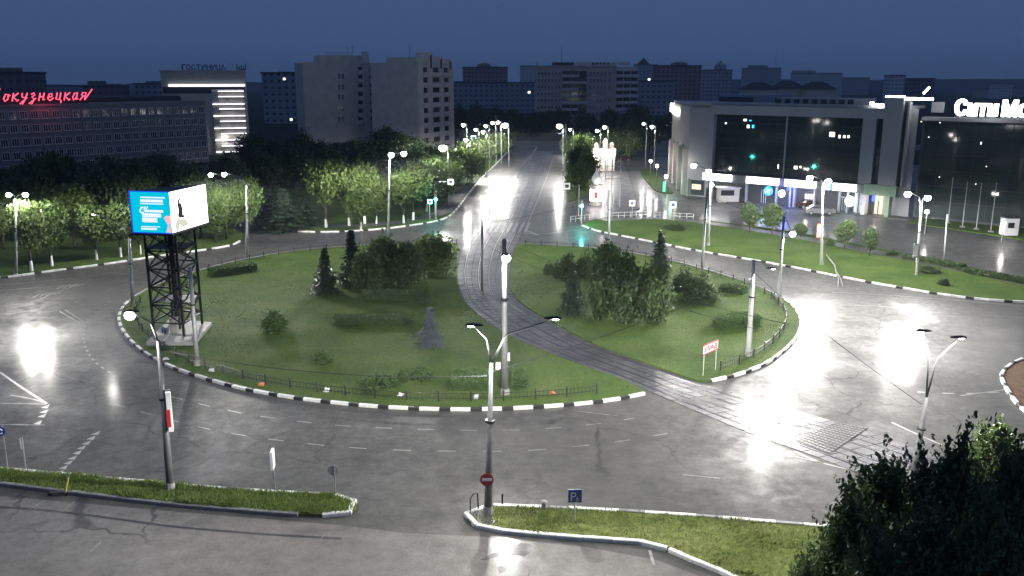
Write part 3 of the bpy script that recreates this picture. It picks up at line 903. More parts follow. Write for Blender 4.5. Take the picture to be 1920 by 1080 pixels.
# street lamp standing low behind the verge (small globe) and the mall forecourt globes
def globe(px, py, z, label, group=None, r=0.28, watts=260, base_z=0.0):
    p = G(px, py, z)
    t = thing('globe_lamp', label, 'lamp post', (p.x, p.y, base_z), group)
    obj('post', MB().tube([(p.x, p.y, base_z), (p.x, p.y, z - r)], [0.06, 0.045], 8), 'pole', t)
    g = MB().lathe((p.x, p.y, z - r), [(0.02, 0), (r * .6, r * .2), (r * .92, r * .6), (r, r), (r * .92, r * 1.4), (r * .6, r * 1.8), (0.02, r * 2)], 12)
    obj('globe', g, 'lamp_far', t, True)
    light_at(t, (p.x, p.y - r - 0.25, z - 0.1), watts, 0.15)
    return t
globe(1220, 302, 4.0, 'farthest of three globe lamps lining the mall service road')
globe(1232, 311, 3.8, 'middle of three globe lamps lining the mall service road')
globe(1249, 331, 3.6, 'nearest of three globe lamps lining the mall service road', r=0.3)
globe(1394, 336, 3.4, 'small globe lamp under the gap between the first two mall signs', r=0.22, watts=250)
globe(1738, 397, 3.0, 'globe lamp low behind the lamp post of the dark mall wing', r=0.28)
globe(1882, 420, 2.4, 'globe lamp beside the white ticket kiosk on the far right', r=0.24, watts=300)
globe(1335, 347, 4.5, 'square looking globe lamp right of the first mall sign pole', r=0.28)
# avenue lamps, far
far = [((833, 275), 9.5, 'single bright lamp above the dark avenue trees, nearest on the left', 0.75),
       ((870, 234), 10, 'leftmost of the distant avenue lamps', 0.5), ((875, 262), 9, 'distant avenue lamp left of the cyan sign', 0.45),
       ((893, 243), 9.5, 'small distant lamp just above the cyan sign', 0.4), ((907, 247), 9.5, 'distant avenue lamp right of the cyan sign', 0.45),
       ((912, 236), 10, 'distant avenue lamp above the one right of the cyan sign', 0.45), ((925, 230), 10, 'left of two distant lamps side by side over the avenue', 0.5),
       ((935, 229), 10, 'right of two distant lamps side by side over the avenue', 0.5), ((949, 233), 10, 'large distant lamp at the left corner of the avenue end', 0.8),
       ((1051, 235), 10, 'large distant lamp at the right corner of the avenue end', 0.75), ((1070, 243), 10, 'small distant lamp right of the avenue end', 0.35),
       ((1121, 245), 9.5, 'distant lamp above the floodlit pavilion', 0.45), ((1135, 238), 10, 'distant lamp to the right above the floodlit pavilion', 0.5),
       ((1208, 232), 10, 'distant lamp in the trees left of the mall', 0.4), ((1224, 237), 10, 'distant lamp next to the mall side wall', 0.5)]
for (px, py), z, lab, r in far:
    p = G(px, py, z)
    t = thing('street_lamp', lab, 'lamp post', (p.x, p.y, 0), 'distant lamps along the avenue')
    obj('post', MB().tube([(p.x + 0.6, p.y, 0), (p.x + 0.6, p.y, z - 0.1), (p.x + 0.45, p.y, z + 0.2), (p.x, p.y, z + 0.3)], [0.12, 0.08, 0.06, 0.05], 6), 'pole', t)
    head(t, (p.x, p.y, z + 0.2), Vector((-1, 0, 0)), True, r * 3.0, LAMP_W * (0.8 if px in (949, 1051) else 0.4 if px < 1000 else 0.18), 'lamp_far')  # oversized heads imitate the glow around far lamps
# avenue left-hand lamps seen only by their light on the wet road
for px, py, z, lab in ((858, 330, 9.5, 'avenue lamp hidden among the dark roundish trees'),):
    p = G(px, py - 70, z)
# bright white lamp post with a round globe at the end of the avenue
p = G(1060, 292)
t = thing('globe_lamp', 'white post with a large bright globe at the avenue crossing', 'lamp post', (p.x, p.y, 0))
Ht = hz(p, 232); hg = hz(p, 268)
obj('post', MB().tube([p, (p.x, p.y, Ht)], [0.16, 0.12], 8), 'pole_white', t)
obj('globe', MB().lathe((p.x, p.y, hg - 0.7), [(0.05, 0), (0.5, 0.12), (0.7, 0.6), (0.6, 1.1), (0.1, 1.3)], 12), 'lamp_far', t, True)
light_at(t, (p.x, p.y - 1.2, hg), 800)

# flagpoles at the dark wing
for k, (x, yt, yb, lab) in enumerate(((1750, 338, 412, 'leftmost of five bare flagpoles at the dark mall wing'), (1777, 335, 420, 'second bare flagpole from the left at the dark mall wing'),
        (1804, 342, 428, 'middle one of five bare flagpoles at the dark mall wing'), (1830, 345, 432, 'fourth bare flagpole from the left at the dark mall wing'),
        (1857, 345, 437, 'rightmost of five bare flagpoles at the dark mall wing'))):
    p = G(x, yb)
    t = thing('flagpole', lab, 'flagpole', (p.x, p.y, 0), 'flagpoles')
    H = hz(p, yt)
    obj('post', MB().tube([p, (p.x, p.y, H)], [0.07, 0.045], 8), 'pole_white', t)
    obj('finial', MB().lathe((p.x, p.y, H), [(0.02, 0), (0.09, 0.06), (0.02, 0.14)], 8), 'pole_white', t)
    obj('foot', MB().box((p.x, p.y, 0.15), (0.5, 0.5, 0.3)), 'concrete', t)

# overhead wires
def wire(a, b, sag, label, r=0.02):
    pts = [a.lerp(b, i / 12) - Vector((0, 0, sag * 4 * (i / 12) * (1 - i / 12))) for i in range(13)]
    tag(obj('overhead_wire', MB().tube(pts, r, 4), 'iron'), label, 'wire')
def pt(bx, by, zpx):
    q = G(bx, by)
    return Vector((q.x, q.y, hz(q, zpx)))
wire(pt(915, 967, 700), pt(1403, 670, 520), 0.3, 'span wire from the forked near post to the white island pole')
wire(pt(1403, 670, 510), pt(1712, 900, 758), 0.3, 'span wire from the white island pole to the lower right post')
wire(pt(370, 688, 510), pt(320, 922, 660), 0.2, 'short span wire between the two poles beside the lattice mast')
wire(pt(947, 742, 470), pt(904, 546, 420), 0.2, 'span wire from the white front pole to the thin tram pole')
wire(pt(904, 546, 420), pt(1142, 455, 366), 0.3, 'span wire from the thin tram pole to the far roundabout pole')
wire(pt(1316, 510, 365), pt(1459, 570, 415), 0.2, 'span wire between the two poles on the right island edge')
wire(pt(320, 922, 655), pt(915, 967, 705), 0.5, 'long span wire between the two near lamp posts')
for u, lab in ((0.27, 'contact wire above the left tram track'), (0.73, 'contact wire above the right tram track')):
    pts = [tp(i, u) + Vector((0, 0, 5.8)) for i in range(5, NS - 10, 5)]
    tag(obj('contact_wire', MB().tube(pts, 0.018, 4), 'iron'), lab, 'wire')

# ================================================================== ISLAND FENCE
def fence(path, label, inset=1.3, span=2.0, h=0.62):
    path = offset_path(path, inset)
    pts = resample(path, span)
    t = thing('low_fence', label, 'fence', (pts[0].x, pts[0].y, 0.12))
    me = bpy.data.meshes.get('fence_post') or mesh_of('fence_post', MB().lathe((0, 0, -0.05), [(0.05, 0), (0.05, h + 0.05), (0.075, h + 0.07), (0.05, h + 0.14)], 8))
    if not me.materials: me.materials.append(M['iron'])
    for p in pts: place('post', me, (p.x, p.y, 0.12), 0, t)
    for z in (0.22, 0.52):
        b = MB()
        for a, c in zip(pts, pts[1:]):
            b.bar((a.x, a.y, 0.12 + z), (c.x, c.y, 0.12 + z), 0.035)
        obj('rail', b, 'iron', t)
    b = MB()
    for a, c in zip(pts, pts[1:]):
        for k in range(1, 8):
            q = a.lerp(c, k / 8)
            b.bar((q.x, q.y, 0.18), (q.x, q.y, 0.64), 0.018)
    tag(obj('bars', b, 'iron', t), kind='stuff')
fence(pf[6:-4], 'low black fence round the front and left rim of the island', -1.3)
fence(pb_[4:], 'low black fence along the far rim of the left island half', -1.0)
fence(qf[4:], 'low black fence round the right rim of the island', 1.2)
fence(qb[:-2], 'low black fence along the far rim of the right island half', 1.0)

# ================================================================== LATTICE MAST AND BILLBOARD
B0 = G(330, 640)
mast = thing('lattice_mast', 'dark steel lattice mast on a concrete slab carrying the lit billboard', 'mast', (B0.x, B0.y, 0.1))
sl = gp([(275, 651), (366, 651), (398, 613), (318, 607)])
obj('slab', MB().prism([(p.x, p.y) for p in sl], 0.05, 0.42), 'concrete', mast)
fl, fr = G(290, 636), G(346, 640)
bl_, br_ = G(326, 612), G(380, 616)
legs = [fl, fr, br_, bl_]
ztop = hz(B0, 438)
for q in legs:
    obj('leg', MB().bar((q.x, q.y, 0.4), (q.x, q.y, ztop), 0.17), 'dark_metal', mast)
nb = 5
zs = [0.4 + 1.0 + (ztop - 1.4) * i / nb for i in range(nb + 1)]
for s_ in range(4):
    a, c = legs[s_], legs[(s_ + 1) % 4]
    for i in range(nb + 1):
        obj('crossbar', MB().bar((a.x, a.y, zs[i]), (c.x, c.y, zs[i]), 0.10), 'dark_metal', mast)
    for i in range(nb):
        m = (a + c) / 2
        obj('brace', MB().bar((a.x, a.y, zs[i]), (c.x, c.y, zs[i + 1]), 0.085), 'dark_metal', mast)
        obj('brace', MB().bar((c.x, c.y, zs[i]), (a.x, a.y, zs[i + 1]), 0.085), 'dark_metal', mast)
ctr = (fl + fr + bl_ + br_) / 4
obj('core_column', MB().tube([(ctr.x, ctr.y, 0.4), (ctr.x, ctr.y, ztop)], 0.22, 10), 'dark_metal', mast)
obj('service_box', MB().box((ctr.x + 0.1, ctr.y - 1.1, 1.0), (0.55, 0.4, 1.2)).box((ctr.x + 0.1, ctr.y - 1.1, 1.63), (0.65, 0.5, 0.06)), 'concrete', mast)
for zz in (zs[1], zs[4]): obj('platform', MB().box((ctr.x, ctr.y, zz + 0.08), (3.2, 2.6, 0.05)), 'dark_metal', mast)
# the three sided board
Yc = B0.y - 1.0
cL, cC, cR = V(251, 438, Yc + 0.6), V(323, 438, Yc), V(391, 438, Yc + 5.2)
zb, zt = V(300, 438, Yc).z, V(300, 361, Yc).z
board = thing('billboard', 'three sided lit billboard, cyan face and white face, on the lattice mast', 'billboard', (cC.x, cC.y, zb))
foot = [(cL.x, cL.y), (cC.x, cC.y), (cR.x, cR.y)]
def inset_tri(d):
    c = Vector((sum(p[0] for p in foot) / 3, sum(p[1] for p in foot) / 3))
    return [tuple(Vector(p).lerp(c, d)) for p in foot]
obj('casing', MB().prism(inset_tri(0.02), zb, zt + 0.05), 'dark_metal', board)
obj('walkway', MB().prism(inset_tri(-0.12), zb - 0.16, zb - 0.06), 'dark_metal', board)
class Plane:
    """vertical plane through two ground points, outward side towards the camera"""
    def __init__(s, a, b):
        s.a = Vector((a[0], a[1], 0)); d = Vector((b[0] - a[0], b[1] - a[1], 0))
        s.L = d.length; s.u = d.normalized()
        s.n = Vector((s.u.y, -s.u.x, 0))
        if s.n.dot(-s.a) < 0: s.n = -s.n
        s.rz = math.atan2(s.u.y, s.u.x)
    def uz(s, px, py):
        d = ray(px, py); o = Vector((0, 0, HC))
        t = (s.a - o).dot(s.n) / d.dot(s.n)
        q = o + d * t
        return (q - s.a).dot(s.u), q.z
    def pt(s, u, z, d=0.0):
        q = s.a + s.u * u + s.n * d
        return Vector((q.x, q.y, z))
    def box(s, mb, u0, u1, z0, z1, d0, d1):
        vs = [s.pt(u, z, d) for d in (d0, d1) for u, z in ((u0, z0), (u1, z0), (u1, z1), (u0, z1))]
        fs = [(0, 3, 2, 1), (4, 5, 6, 7), (0, 1, 5, 4), (1, 2, 6, 5), (2, 3, 7, 6), (3, 0, 4, 7)]
        if s.u.cross(Vector((0, 0, 1))).dot(s.n) < 0: fs = [f[::-1] for f in fs]
        return mb.add(vs, fs)
    def pbox(s, mb, px0, px1, py0, py1, d0, d1):
        xm, ym = (px0 + px1) / 2, (py0 + py1) / 2
        u0, u1 = s.uz(px0, ym)[0], s.uz(px1, ym)[0]
        z0, z1 = s.uz(xm, py1)[1], s.uz(xm, py0)[1]
        return s.box(mb, u0, u1, z0, z1, d0, d1)
    def poly(s, mb, pts, d0, d1):
        q = [s.uz(*p) for p in pts]
        n = len(q)
        vs = [s.pt(u, z, d) for d in (d0, d1) for u, z in q]
        return mb.add(vs, [tuple(range(n)), tuple(range(2 * n - 1, n - 1, -1))] + [(i, n + i, n + (i + 1) % n, (i + 1) % n) for i in range(n)])
f1, f2 = Plane(cL, cC), Plane(cC, cR)
sA = obj('cyan_screen', f1.box(MB(), 0.05, f1.L - 0.02, zb + 0.05, zt, 0.0, 0.06), 'screen_cyan', board)
eg = MB()
f1.box(eg, 0.0, f1.L - 0.02, zb - 0.02, zb + 0.05, 0.0, 0.08); f1.box(eg, 0.0, f1.L - 0.02, zt, zt + 0.07, 0.0, 0.08); f1.box(eg, -0.05, 0.05, zb - 0.02, zt + 0.07, 0.0, 0.085)
obj('screen_frame', eg, 'screen_edge', board)
tx = MB()
for x0, x1, y0, y1 in ((264, 310, 369, 371.5), (264, 306, 374, 379), (264, 307, 381, 383), (272, 307, 393.5, 398), (268, 303, 400, 407), (268, 296, 408, 416.5), (266, 301, 424, 425.5), (266, 295, 427, 430.5)):
    f1.pbox(tx, x0, x1, y0, y1, 0.062, 0.075)
obj('screen_lettering', tx, 'screen_text', sA)
cpts = [f1.uz(x, y) for x, y in ((270, 388), (266, 389), (264, 393), (264, 397), (267, 399), (270, 397))]
obj('screen_initial', MB().tube([f1.pt(u, z, 0.075) for u, z in cpts], 0.06, 5).tube([f1.pt(*f1.uz(x, y), 0.075) for x, y in ((271, 393), (273, 387), (275, 392), (278, 387))], 0.05, 5), 'screen_text', sA)
obj('screen_picture', f1.poly(MB(), [(308, 408), (313, 404), (318, 405), (321, 415), (318, 422), (321, 436), (313, 436), (316, 422), (311, 414)], 0.062, 0.075), 'screen_pink', sA)
obj('screen_picture', f1.poly(MB(), [(318, 405), (322, 403), (322, 437), (320, 437), (321, 425)], 0.062, 0.075), 'screen_cream', sA)
sB = obj('white_screen', f2.box(MB(), 0.05, f2.L, zb + 0.05, zt, 0.0, 0.06), 'screen_white', board)
obj('screen_picture', f2.poly(MB(), [(331, 376), (334, 373), (339, 371), (340, 372.5), (335, 376), (334, 380), (338, 381), (341, 392), (341, 402), (347, 405), (344, 407), (337, 409), (332, 406), (333, 394), (331, 383)], 0.062, 0.075), 'screen_dark', sB)
obj('screen_picture', f2.poly(MB(), [(332, 408), (336, 411), (348, 411), (353, 421), (342, 426), (336, 421), (334, 432), (329, 436), (327, 420)], 0.062, 0.075), 'screen_cream', sB)
# ================================================================== BUILDINGS
def font_mesh(body, size, ext, mat, shear=0.0, fat=0.0):
    cu = bpy.data.curves.new('lettering', 'FONT')
    cu.body = body; cu.size = size; cu.extrude = ext; cu.shear = shear
    cu.align_x = 'LEFT'
    cu.offset = fat
    cu.resolution_u = 3
    tmp = bpy.data.objects.new('tmp', cu)
    col.objects.link(tmp)
    bpy.context.view_layer.update()
    me = bpy.data.meshes.new_from_object(tmp.evaluated_get(bpy.context.evaluated_depsgraph_get()))
    bpy.data.objects.remove(tmp)
    me.materials.clear(); me.materials.append(M[mat])
    return me
def put_text(parent, body, pl, u, z, d, height, mat, width=None, ext=0.06, name='letter', shear=0.0, fat=0.0, sx=1.0):
    """each letter is a mesh of its own standing on a facade plane"""
    n = len(body)
    x = u
    for ch in body:
        if ch == ' ':
            x += height * 0.22; continue
        me = font_mesh(ch, 1.0, ext / height, mat, shear, fat)
        co = np.empty(len(me.vertices) * 3); me.vertices.foreach_get('co', co); co = co.reshape(-1, 3)
        w0, w1, h1 = co[:, 0].min(), co[:, 0].max(), max(0.45, co[:, 1].max())
        k = height / 0.73
        o = bpy.data.objects.new(name, me); col.objects.link(o)
        o.parent = parent
        wd = (w1 - w0) * k * sx if width is None else width * 0.82
        p = pl.pt(x - (w0 * k * sx if width is None else 0), z, d)
        o.location = p - root_loc(parent)
        o.rotation_euler = (math.pi / 2, 0, pl.rz)
        o.scale = (k * sx if width is None else width * 0.82 / max(0.3, (w1 - w0)), k, k)
        x += (wd + height * 0.10 * sx) if width is None else width
    return x
WM = {}
def window_mesh(w, h, key, sub=2):
    """frame and pane meshes shared between alike windows, facing -y"""
    k = (round(w, 2), round(h, 2), key)
    if k not in WM:
        b = MB()
        t = 0.09
        b.box((0, -0.03, h / 2 - t / 2), (w, 0.14, t)).box((0, -0.03, -h / 2 + t / 2), (w, 0.14, t))
        for i in range(sub + 1):
            x = -w / 2 + t / 2 + (w - t) * i / sub
            b.box((x, -0.03, 0), (t, 0.14, h - 2 * t))
        b.box((0, -0.10, -h / 2 - 0.05), (w + 0.2, 0.3, 0.08))
        f = mesh_of('window', b); f.materials.append(M['frame_white'])
        g = mesh_of('pane', MB().box((0, 0, 0), (w - 0.05, 0.05, h - 0.05))); g.materials.append(M[key])
        WM[k] = (f, g)
    return WM[k]
def window(parent, pl, u, z, w, h, key='glass', sub=2):
    f, g = window_mesh(w, h, key, sub)
    rz = pl.rz if pl.n.dot(Vector((pl.u.y, -pl.u.x, 0))) > 0 else pl.rz + math.pi
    o = place('window', f, pl.pt(u, z, 0.03), rz, parent)
    p = bpy.data.objects.new('pane', g); col.objects.link(p); p.parent = o
    return o
def foot_rect(a, b, depth):
    pl = Plane(a, b)
    q = [pl.pt(0, 0), pl.pt(pl.L, 0), pl.pt(pl.L, 0, -depth), pl.pt(0, 0, -depth)]
    return pl, [(p.x, p.y) for p in q]

# ---- hotel wing
hA, hB = P(-60, 176), P(392, 222)
hp, hf = foot_rect(hA, hB, 16)
hotel = thing('hotel_wing', 'long dark five storey hotel wing behind the trees on the left', 'building', hA)
Hh = 14.6
obj('wall', MB().prism(hf, 0, Hh), 'hotel', hotel)
b = MB(); hp.box(b, -0.2, hp.L + 0.2, Hh, Hh + 0.5, -16.2, 0.25)
obj('parapet', b, 'hotel', hotel)
b = MB(); hp.box(b, 2, hp.L - 4, Hh + 0.5, Hh + 1.6, -13, -4)
obj('roof_storey', b, 'roof_dark', hotel)
nw = 25
for r_ in range(5):
    z = 1.9 + r_ * 2.75
    b = MB(); hp.box(b, 0, hp.L, z - 1.36, z - 1.18, 0.0, 0.08)
    obj('ledge', b, 'hotel', hotel)
    for k in range(nw):
        u = (k + 0.5) * hp.L / nw
        window(hotel, hp, u, z, 1.55, 1.6, 'glass', 2 if (k + r_) % 3 else 3)
for k in range(7):
    u = 4 + k * hp.L / 7.2
    obj('roof_vent', MB().box(hp.pt(u, Hh + 0.9, -2), (0.5, 0.5, 0.9)), 'roof_dark', hotel)
# red script letters drawn as bent neon tubes along the parapet
neon = thing('neon_sign', 'red neon script lettering on the roof of the hotel wing', 'sign', hp.pt(2, Hh + 0.5, -0.2))
SCR = {'в': [[(0, .5), (.25, 1.0), (.42, .95), (.2, .5), (.45, .35), (.3, .02), (.08, .1), (.2, .45)]],
       'о': [[(.1, .2), (.2, .52), (.45, .5), (.45, .15), (.25, .0), (.1, .2)], [(.42, .5), (.6, .4)]],
       'к': [[(.1, .6), (.1, 0)], [(.5, .6), (.12, .3), (.3, .2), (.52, 0), (.62, .1)]],
       'у': [[(.08, .6), (.12, .3), (.4, .25)], [(.5, .6), (.4, .1), (.2, -.35), (.05, -.2), (.55, .25)]],
       'з': [[(.1, .5), (.3, .6), (.42, .45), (.2, .3), (.42, .12), (.25, -.3), (.05, -.2), (.55, .2)]],
       'н': [[(.1, .6), (.1, 0)], [(.1, .3), (.45, .33)], [(.45, .6), (.45, .05), (.6, .1)]],
       'е': [[(.08, .25), (.42, .32), (.38, .55), (.15, .5), (.1, .15), (.3, 0), (.58, .2)]],
       'ц': [[(.1, .6), (.1, .1), (.4, .08)], [(.42, .6), (.42, .05), (.55, .02), (.58, -.2)]],
       'а': [[(.42, .5), (.2, .55), (.08, .25), (.2, 0), (.42, .2)], [(.44, .6), (.44, .05), (.6, .1)]],
       'я': [[(.48, 0), (.48, .6), (.2, .58), (.12, .42), (.25, .3), (.48, .3)], [(.28, .3), (.05, 0)], [(.5, .05), (1.0, .85)]]}
u0n, z0n = hp.uz(-14, 196)
u1n, z1n = hp.uz(163, 184)
txt = 'вокузнецкая'
stp = (u1n - u0n) / len(txt)
for i, ch in enumerate(txt):
    bb = MB()
    for stk in SCR[ch]:
        bb.tube([hp.pt(u0n + stp * (i + (x + 0.34 * y) * 1.35), Hh + 1.15 + y * 2.7, 0.1) for x, y in stk], 0.12, 5)
    obj('letter', bb, 'neon_red', neon)
b = MB(); hp.box(b, u0n, u1n, Hh + 0.5, Hh + 0.62, -0.1, 0.1)
for k in range(12): hp.box(b, u0n + k * stp, u0n + k * stp + 0.08, Hh + 0.5, Hh + 2.0, -0.05, 0.03)
obj('sign_frame', b, 'dark_metal', neon)
light_at(neon, hp.pt((u0n + u1n) / 2, Hh + 2.0, 2.0), 250, 1.0, (1, .06, .1))

# ---- hotel tower
tA, tB = P(314, 240), P(470, 246)
tpn, tf = foot_rect(tA, tB, 13)
Ht_ = hz(tA, 134)
tower = thing('hotel_tower', 'pale hotel tower with white light strips across its balconies', 'building', tA)
obj('wall', MB().prism(tf, 0, Ht_), 'tower', tower)
b = MB(); tpn.pbox(b, 316, 459, 158.5, 162, 0.3, 0.55)
obj('light_strip', b, 'led_white', tower)
b = MB(); tpn.box(b, 0.3, tpn.uz(459, 160)[0], tpn.uz(400, 175)[1], tpn.uz(400, 163)[1], 0.02, 0.06)
obj('window_band', b, 'glass', tower)
uL, uM, uR = tpn.uz(399, 200)[0], tpn.uz(411, 200)[0], tpn.uz(459, 200)[0]
b = MB(); tpn.box(b, uL, uR, 0.2, tpn.uz(430, 168)[1], 0.03, 0.10)
obj('recess', b, 'balcony', tower)
b = MB(); tpn.box(b, uL, uM, 0.2, tpn.uz(430, 172)[1], 0.1, 0.6)
obj('pier', b, 'tower', tower)
ys = [171, 181, 195, 204, 217, 227, 240, 250, 262, 273, 284, 296, 304]
for k, y in enumerate(ys):
    z = tpn.uz(430, y)[1]
    b = MB(); tpn.box(b, uM if k < 1 or k % 2 else uL, uR, z - 0.12, z + 0.12, 0.85, 1.0)
    obj('light_strip', b, 'led_white', tower)
    b = MB(); tpn.box(b, uM, uR, z - 0.30, z - 0.14, 0.1, 1.05)
    obj('balcony_slab', b, 'tower', tower)
    if k < len(ys) - 1 and k % 2 == 0:
        zm = (z + tpn.uz(430, ys[k + 1])[1]) / 2
        for j in range(3):
            window(tower, tpn, uM + (j + 0.5) * (uR - uM) / 3, zm, 1.2, 0.9, 'glass')
for x, y, wd in ((420, 262, 250), (425, 296, 500), (404, 300, 350)):
    u, z = tpn.uz(x, y)
    light_at(tower, tpn.pt(u, z, 1.6), wd, 0.2)
b = MB(); tpn.box(b, -0.2, tpn.L + 0.2, Ht_, Ht_ + 0.35, -13.2, 0.2)
obj('parapet', b, 'tower', tower)
tsn = thing('roof_sign', 'dark roof lettering with an emblem on the hotel tower', 'sign', tpn.pt(3, Ht_ + 0.35, -0.5))
u, z = tpn.uz(340, 131)
wl = (tpn.uz(424, 131)[0] - u) / 9
put_text(tsn, 'ГОСТИНИЦА', tpn, u, Ht_ + 0.55, -0.4, 1.3, 'iron', wl, 0.1, fat=0.02)
b = MB()
for k in range(10): tpn.box(b, u + k * wl, u + k * wl + 0.06, Ht_ + 0.35, Ht_ + 1.5, -0.62, -0.56)
tpn.box(b, u, u + 9 * wl, Ht_ + 0.50, Ht_ + 0.56, -0.64, -0.54)
obj('sign_frame', b, 'dark_metal', tsn)
ue = tpn.uz(432, 120)[0]
obj('emblem', MB().tube([tpn.pt(ue + 0.55 * math.cos(a), Ht_ + 1.35 + 0.75 * math.sin(a), -0.4) for a in [k * 0.6 for k in range(-1, 8)]], 0.10, 6).tube([tpn.pt(ue + 0.3, Ht_ + 0.4, -0.4), tpn.pt(ue + 0.7, Ht_ + 1.6, -0.4)], 0.1, 6), 'frame_white', tsn)
b = MB()
uq = tpn.uz(443, 120)[0]
for k, hh in enumerate((1.5, 0.9, 1.2, 0.8, 1.6)): tpn.box(b, uq + k * 0.55, uq + k * 0.55 + 0.26, Ht_ + 0.55, Ht_ + 0.55 + hh, -0.45, -0.35)
tpn.box(b, uq, uq + 2.5, Ht_ + 0.5, Ht_ + 0.72, -0.47, -0.33)
obj('bar_mark', b, 'iron', tsn)

# ---- apartment block with a window column (left of the pair)
def rect_block(t, pl, u0, u1, z0, z1, dep, mat, name='wall'):
    b = MB(); pl.box(b, u0, u1, z0, z1, -dep, 0.0)
    return obj(name, b, mat, t)
aA, aB = P(575, 268), P(706, 276)
ap, af = foot_rect(aA, aB, 15)
Ha = hz(aA, 117)
ap1 = thing('apartment_block', 'grey apartment block with one column of windows and narrow balconies', 'building', aA)
obj('wall', MB().prism(af, 0, Ha), 'panel_grey', ap1)
us, ue_ = ap.uz(600, 110)[0], ap.uz(692, 110)[0]
rect_block(ap1, ap, us, ue_, Ha, hz(aA, 103), 11, 'panel_grey', 'roof_storey')
b = MB()
for k in range(9): ap.box(b, us + 2 + k * 0.95, us + 2.06 + k * 0.95, hz(aA, 103), hz(aA, 97), -1.0, -0.95)
for yy in (97.5, 100): ap.box(b, us + 2, us + 10, hz(aA, yy) - .05, hz(aA, yy), -1.0, -0.95)
obj('roof_railing', b, 'dark_metal', ap1)
for x, yt in ((654, 86), (664, 84)):
    u = ap.uz(x, 100)[0]
    obj('antenna', MB().tube([ap.pt(u, hz(aA, 103), -2), ap.pt(u, hz(aA, yt), -2)], 0.05, 5).bar(ap.pt(u - .6, hz(aA, yt) - .3, -2), ap.pt(u + .6, hz(aA, yt) - .3, -2), 0.05), 'dark_metal', ap1)
stair = MB(); ap.pbox(stair, 680, 692, 97, 255, 0.0, 0.9)
obj('stair_bay', stair, 'panel_pink', ap1)
for k in range(5):
    x = 681.5 + k * 2.4
    b = MB(); ap.pbox(b, x - 0.5, x + 0.5, 118, 232, 0.9, 1.15)
    obj('rib', b, 'panel_pink', ap1)
drain = MB(); ap.pbox(drain, 659.5, 662, 118, 230, 0.0, 0.25)
obj('corner_strip', drain, 'panel_pink', ap1)
for r_, y in enumerate((143, 163, 182, 204, 223)):
    for x in (636, 643):
        u, z = ap.uz(x, y); window(ap1, ap, u, z, 0.85, 1.7, 'glass', 2)
for r_, y in enumerate((134, 150, 166, 182, 198, 214, 228)):
    for x0, x1 in ((671, 680), (693, 703)):
        b = MB(); ap.pbox(b, x0, x1, y - 2, y + 4.5, 0.0, 0.8)
        o = obj('balcony', b, 'balcony', ap1)
        b = MB(); ap.pbox(b, x0 + .6, x1 - .6, y - 8.5, y - 2.5, 0.0, 0.12)
        obj('balcony_window', b, 'glass', o)
# ---- second block, corner towards the camera, loggias on the lit side
qC, qL, qR = P(786, 255), P(700, 262), P(850, 276)
Hq = hz(qC, 117)
pw, ps = Plane(qL, qC), Plane(qC, qR)
ap2 = thing('apartment_block', 'apartment block with blank wall and pale loggia side facing the avenue', 'building', qC)
back = qR + (qL - qC)
obj('wall', MB().prism([(qL.x, qL.y), (qC.x, qC.y), (qR.x, qR.y), (back.x, back.y)], 0, Hq), 'panel_grey', ap2)
b = MB(); ps.box(b, 0.3, ps.L - 0.2, 0, Hq - 0.8, 0.0, 0.5)
obj('loggia_wall', b, 'panel_pink', ap2)  # streetlight on this side put into the pale pinkish wall colour
for px0, px1, yt in ((722, 786, 107),):
    b = MB(); pw.box(b, pw.uz(px0, 112)[0], pw.L - 0.5, Hq, hz(qC, 107), -9, -0.4)
    obj('roof_storey', b, 'panel_grey', ap2)
for px, yt in ((803, 97), (822, 104), (839, 108)):
    u = ps.uz(px, 130)[0]
    b = MB(); ps.box(b, u - 1.1, u + 1.1, Hq - 3.4, hz(qC, yt), -3.5, 0.9)
    o = obj('roof_tower', b, 'panel_pink', ap2)
    b = MB(); ps.box(b, u - 0.5, u + 0.5, Hq - 1.6, hz(qC, yt) - .7, 0.9, 0.96)
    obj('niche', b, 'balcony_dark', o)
for x in (800, 806, 822, 827, 839, 845):
    b = MB(); u = ps.uz(x, 180)[0]; ps.box(b, u - 0.14, u + 0.14, 0, Hq - 1.5, 0.5, 0.95)
    obj('rib', b, 'panel_pink', ap2)
for r_ in range(8):
    zf = 2.0 + r_ * 2.85
    for x0, x1 in ((791, 799), (807, 821), (828, 838)):
        u0, u1 = ps.uz(x0, 180)[0], ps.uz(x1, 180)[0]
        b = MB(); ps.box(b, u0, u1, zf - 0.9, zf + 0.15, 0.5, 1.0)
        o = obj('balcony', b, 'balcony' if (r_ * 3 + x0) % 4 else 'panel_pink', ap2)
        b = MB(); ps.box(b, u0 + .15, u1 - .15, zf + 0.2, zf + 1.6, 0.5, 0.56)
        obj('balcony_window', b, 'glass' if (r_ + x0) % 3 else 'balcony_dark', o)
u = pw.uz(754, 100)[0]
obj('antenna', MB().tube([pw.pt(u, hz(qC, 107), -4), pw.pt(u, hz(qC, 80), -4)], [0.07, 0.04], 5), 'dark_metal', ap2)
